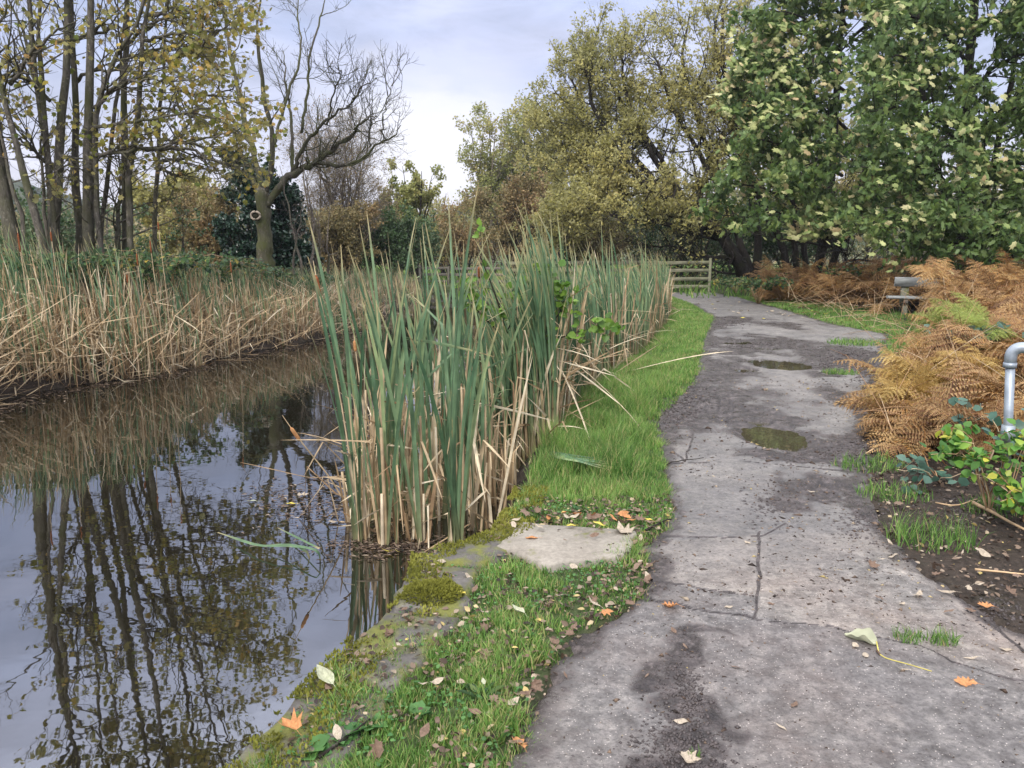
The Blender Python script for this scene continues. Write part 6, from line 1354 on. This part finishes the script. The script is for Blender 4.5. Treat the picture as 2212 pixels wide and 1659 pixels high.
def litter():
    B = Buf(); P = []
    n = 6000; y = rng.uniform(1.3, 4.6, n); x = xn(y)+rng.random(n)*(xl(y)-xn(y)+.08); k = (fbm(x*5, y*5, 3, 88) > .46) | (xl(y)-x < .12); x, y = x[k], y[k]; P.append(np.stack([x, y, groundH(x, y)+rng.uniform(.005, .045, len(x))], 1))
    n = 5200; y = rng.uniform(2.2, 7.5, n); x = xr(y)-.03+rng.random(n)*1.5; P.append(np.stack([x, y, groundH(x, y)+rng.uniform(.0, .02, n)], 1))
    n = 2600; y = rng.uniform(7, 24, n); x = xr(y)+rng.random(n)*1.2; P.append(np.stack([x, y, groundH(x, y)+.02], 1))
    P = np.vstack(P); n = len(P); leaves(B, tpl_oval(.3), P, rdir(n)*[1, 1, .3], norm(np.array([0, 0, 1.])+rng.normal(size=(n, 3))*.5), rng.uniform(.008, .035, n)*np.interp(P[:, 1], [2, 8, 20], [1, 1.3, 2.2]), rng.random(n))
    tag(B.obj('leaf_litter', M['litter']), 'flecks of rotting leaf in the turf and on the mud', 'leaf litter', kind='stuff')
    # mud crumbs
    B = Buf(); S = []
    for u, v, ru, rv, n in ((1480, 860, 50, 40, 420), (1455, 895, 40, 30, 380), (1830, 775, 75, 24, 700), (1865, 800, 50, 26, 400), (1800, 985, 90, 20, 350), (1880, 990, 40, 30, 250), (1570, 700, 50, 8, 150), (1630, 745, 90, 8, 200), (2160, 1320, 60, 40, 260), (2060, 1120, 80, 40, 300), (1480, 1500, 45, 60, 420), (1470, 1620, 90, 60, 520), (1860, 1130, 60, 40, 260), (1660, 1090, 50, 40, 160)):
        uu = u+rng.normal(size=n)*ru*.6; vv = v+rng.normal(size=n)*rv*.6; S.append(np.array([G(a_, b_, .0) for a_, b_ in zip(uu, vv)]))
    S = np.vstack(S); on = (S[:, 0] > xl(S[:, 1])) & (S[:, 0] < xr(S[:, 1])); S[:, 2] = np.where(on, pathZ(S[:, 0], S[:, 1]), groundH(S[:, 0], S[:, 1])); n = len(S)
    oc = np.array([(1, 0, 0), (0, 1, 0), (-1, 0, 0), (0, -1, 0), (0, 0, 1), (0, 0, -1)], float); of = np.array([(0, 1, 4), (1, 2, 4), (2, 3, 4), (3, 0, 4), (1, 0, 5), (2, 1, 5), (3, 2, 5), (0, 3, 5)])
    sz = rng.uniform(.006, .022, n)*np.interp(S[:, 1], [3, 12], [.55, 1.6]); V = S[:, None]+oc[None]*sz[:, None, None]*rng.uniform(.4, 1.2, (n, 6, 1))*[1, 1, .6]
    B.add(V.reshape(-1, 3), ((np.arange(n)*6)[:, None, None]+of[None]).reshape(-1, 3), 1., 0.); m = M['mud']; tag(B.obj('mud_crumbs', m), 'churned clods of dark mud on the path', 'mud', kind='stuff')
    # floating debris
    B = Buf(); n = 1500; u = np.concatenate([rng.normal(850, 90, n//2), rng.normal(660, 70, n-n//2)]); v = np.concatenate([rng.normal(1180, 14, n//2), rng.normal(1085, 28, n-n//2)])
    P = np.array([G(a_, b_, WZ+.005) for a_, b_ in zip(u, v)]); k = (P[:, 0] < xn(P[:, 1])-.02) & (u > 520); P = P[k]; n = len(P)
    n2 = 1500; y = 7.8+rng.random(n2)**1.5*10; x = xf(y)+.5+np.abs(rng.normal(size=n2))*.25; P = np.vstack([P, np.stack([x, y, np.full(n2, WZ+.005)], 1)]); n = len(P); P[:, 2] += rng.random(n)*.004
    d = rdir(n)*[1, .5, .0]; leaves(B, tpl_oval(.15), P, d, np.tile([0, 0, 1.], (n, 1)), rng.uniform(.010, .05, n)*np.where(P[:, 1] > 7, 1.6, 1), rng.random(n)**1.4*.9)
    tag(B.obj('floating_debris', M['litter']), 'raft of rotted leaves and reed scraps floating round the bulrush feet', 'debris', kind='stuff')
m_, nt_, b_, o_ = mat('wet_mud', .5, .5); v_ = objco(nt_); nt_.links.new(ramp(nt_, noise(nt_, 20, 4, vec=v_), [(.3, (.03, .023, .022)), (.7, (.09, .072, .068))]), b_.inputs[0]); M['mud'] = m_
litter()
# sticks
def stick(pts, r, label, m='straw', z=.02):
    P = np.array([G(u, v, z) for u, v in pts]); c = P[0].copy(); Pp, R = resample(P, np.linspace(r, r*.5, len(P)), 8)
    zz = np.array([surf(p[0], p[1]) for p in Pp]); Pp[:, 2] = zz+r+.01; B = Buf(); tubes(B, Pp-c, R, 6, r=.7); o = B.obj('stick', M[m], smooth=True); o.location = c; tag(o, label, 'stick')
stick([(2105, 1240), (2160, 1245), (2230, 1252)], .006, 'pale stripped cane lying on the mud at the picture edge')
stick([(2020, 1095+0), (2060, 1105), (2110, 1090)], .005, 'thin straw stick on the soil short of the handrail')
stick([(2100, 1100), (2150, 1125), (2215, 1160)], .012, 'thick broken stick at the foot of the handrail')
stick([(1440, 1003), (1475, 997), (1520, 992)], .005, 'dark twig across the joint of the upper paving', 'bark_dark')
stick([(690, 1650), (760, 1600), (800, 1570)], .006, 'dark twig lying in the turf beside the lowest coping stone', 'bark_dark')
stick([(1395, 1150), (1420, 1138), (1450, 1120)], .007, 'short dark stick in the gap beside the stone slab', 'bark_dark')
stick([(1870, 985), (1960, 930), (1990, 990)], .005, 'bent pale stalk at the edge of the bracken')
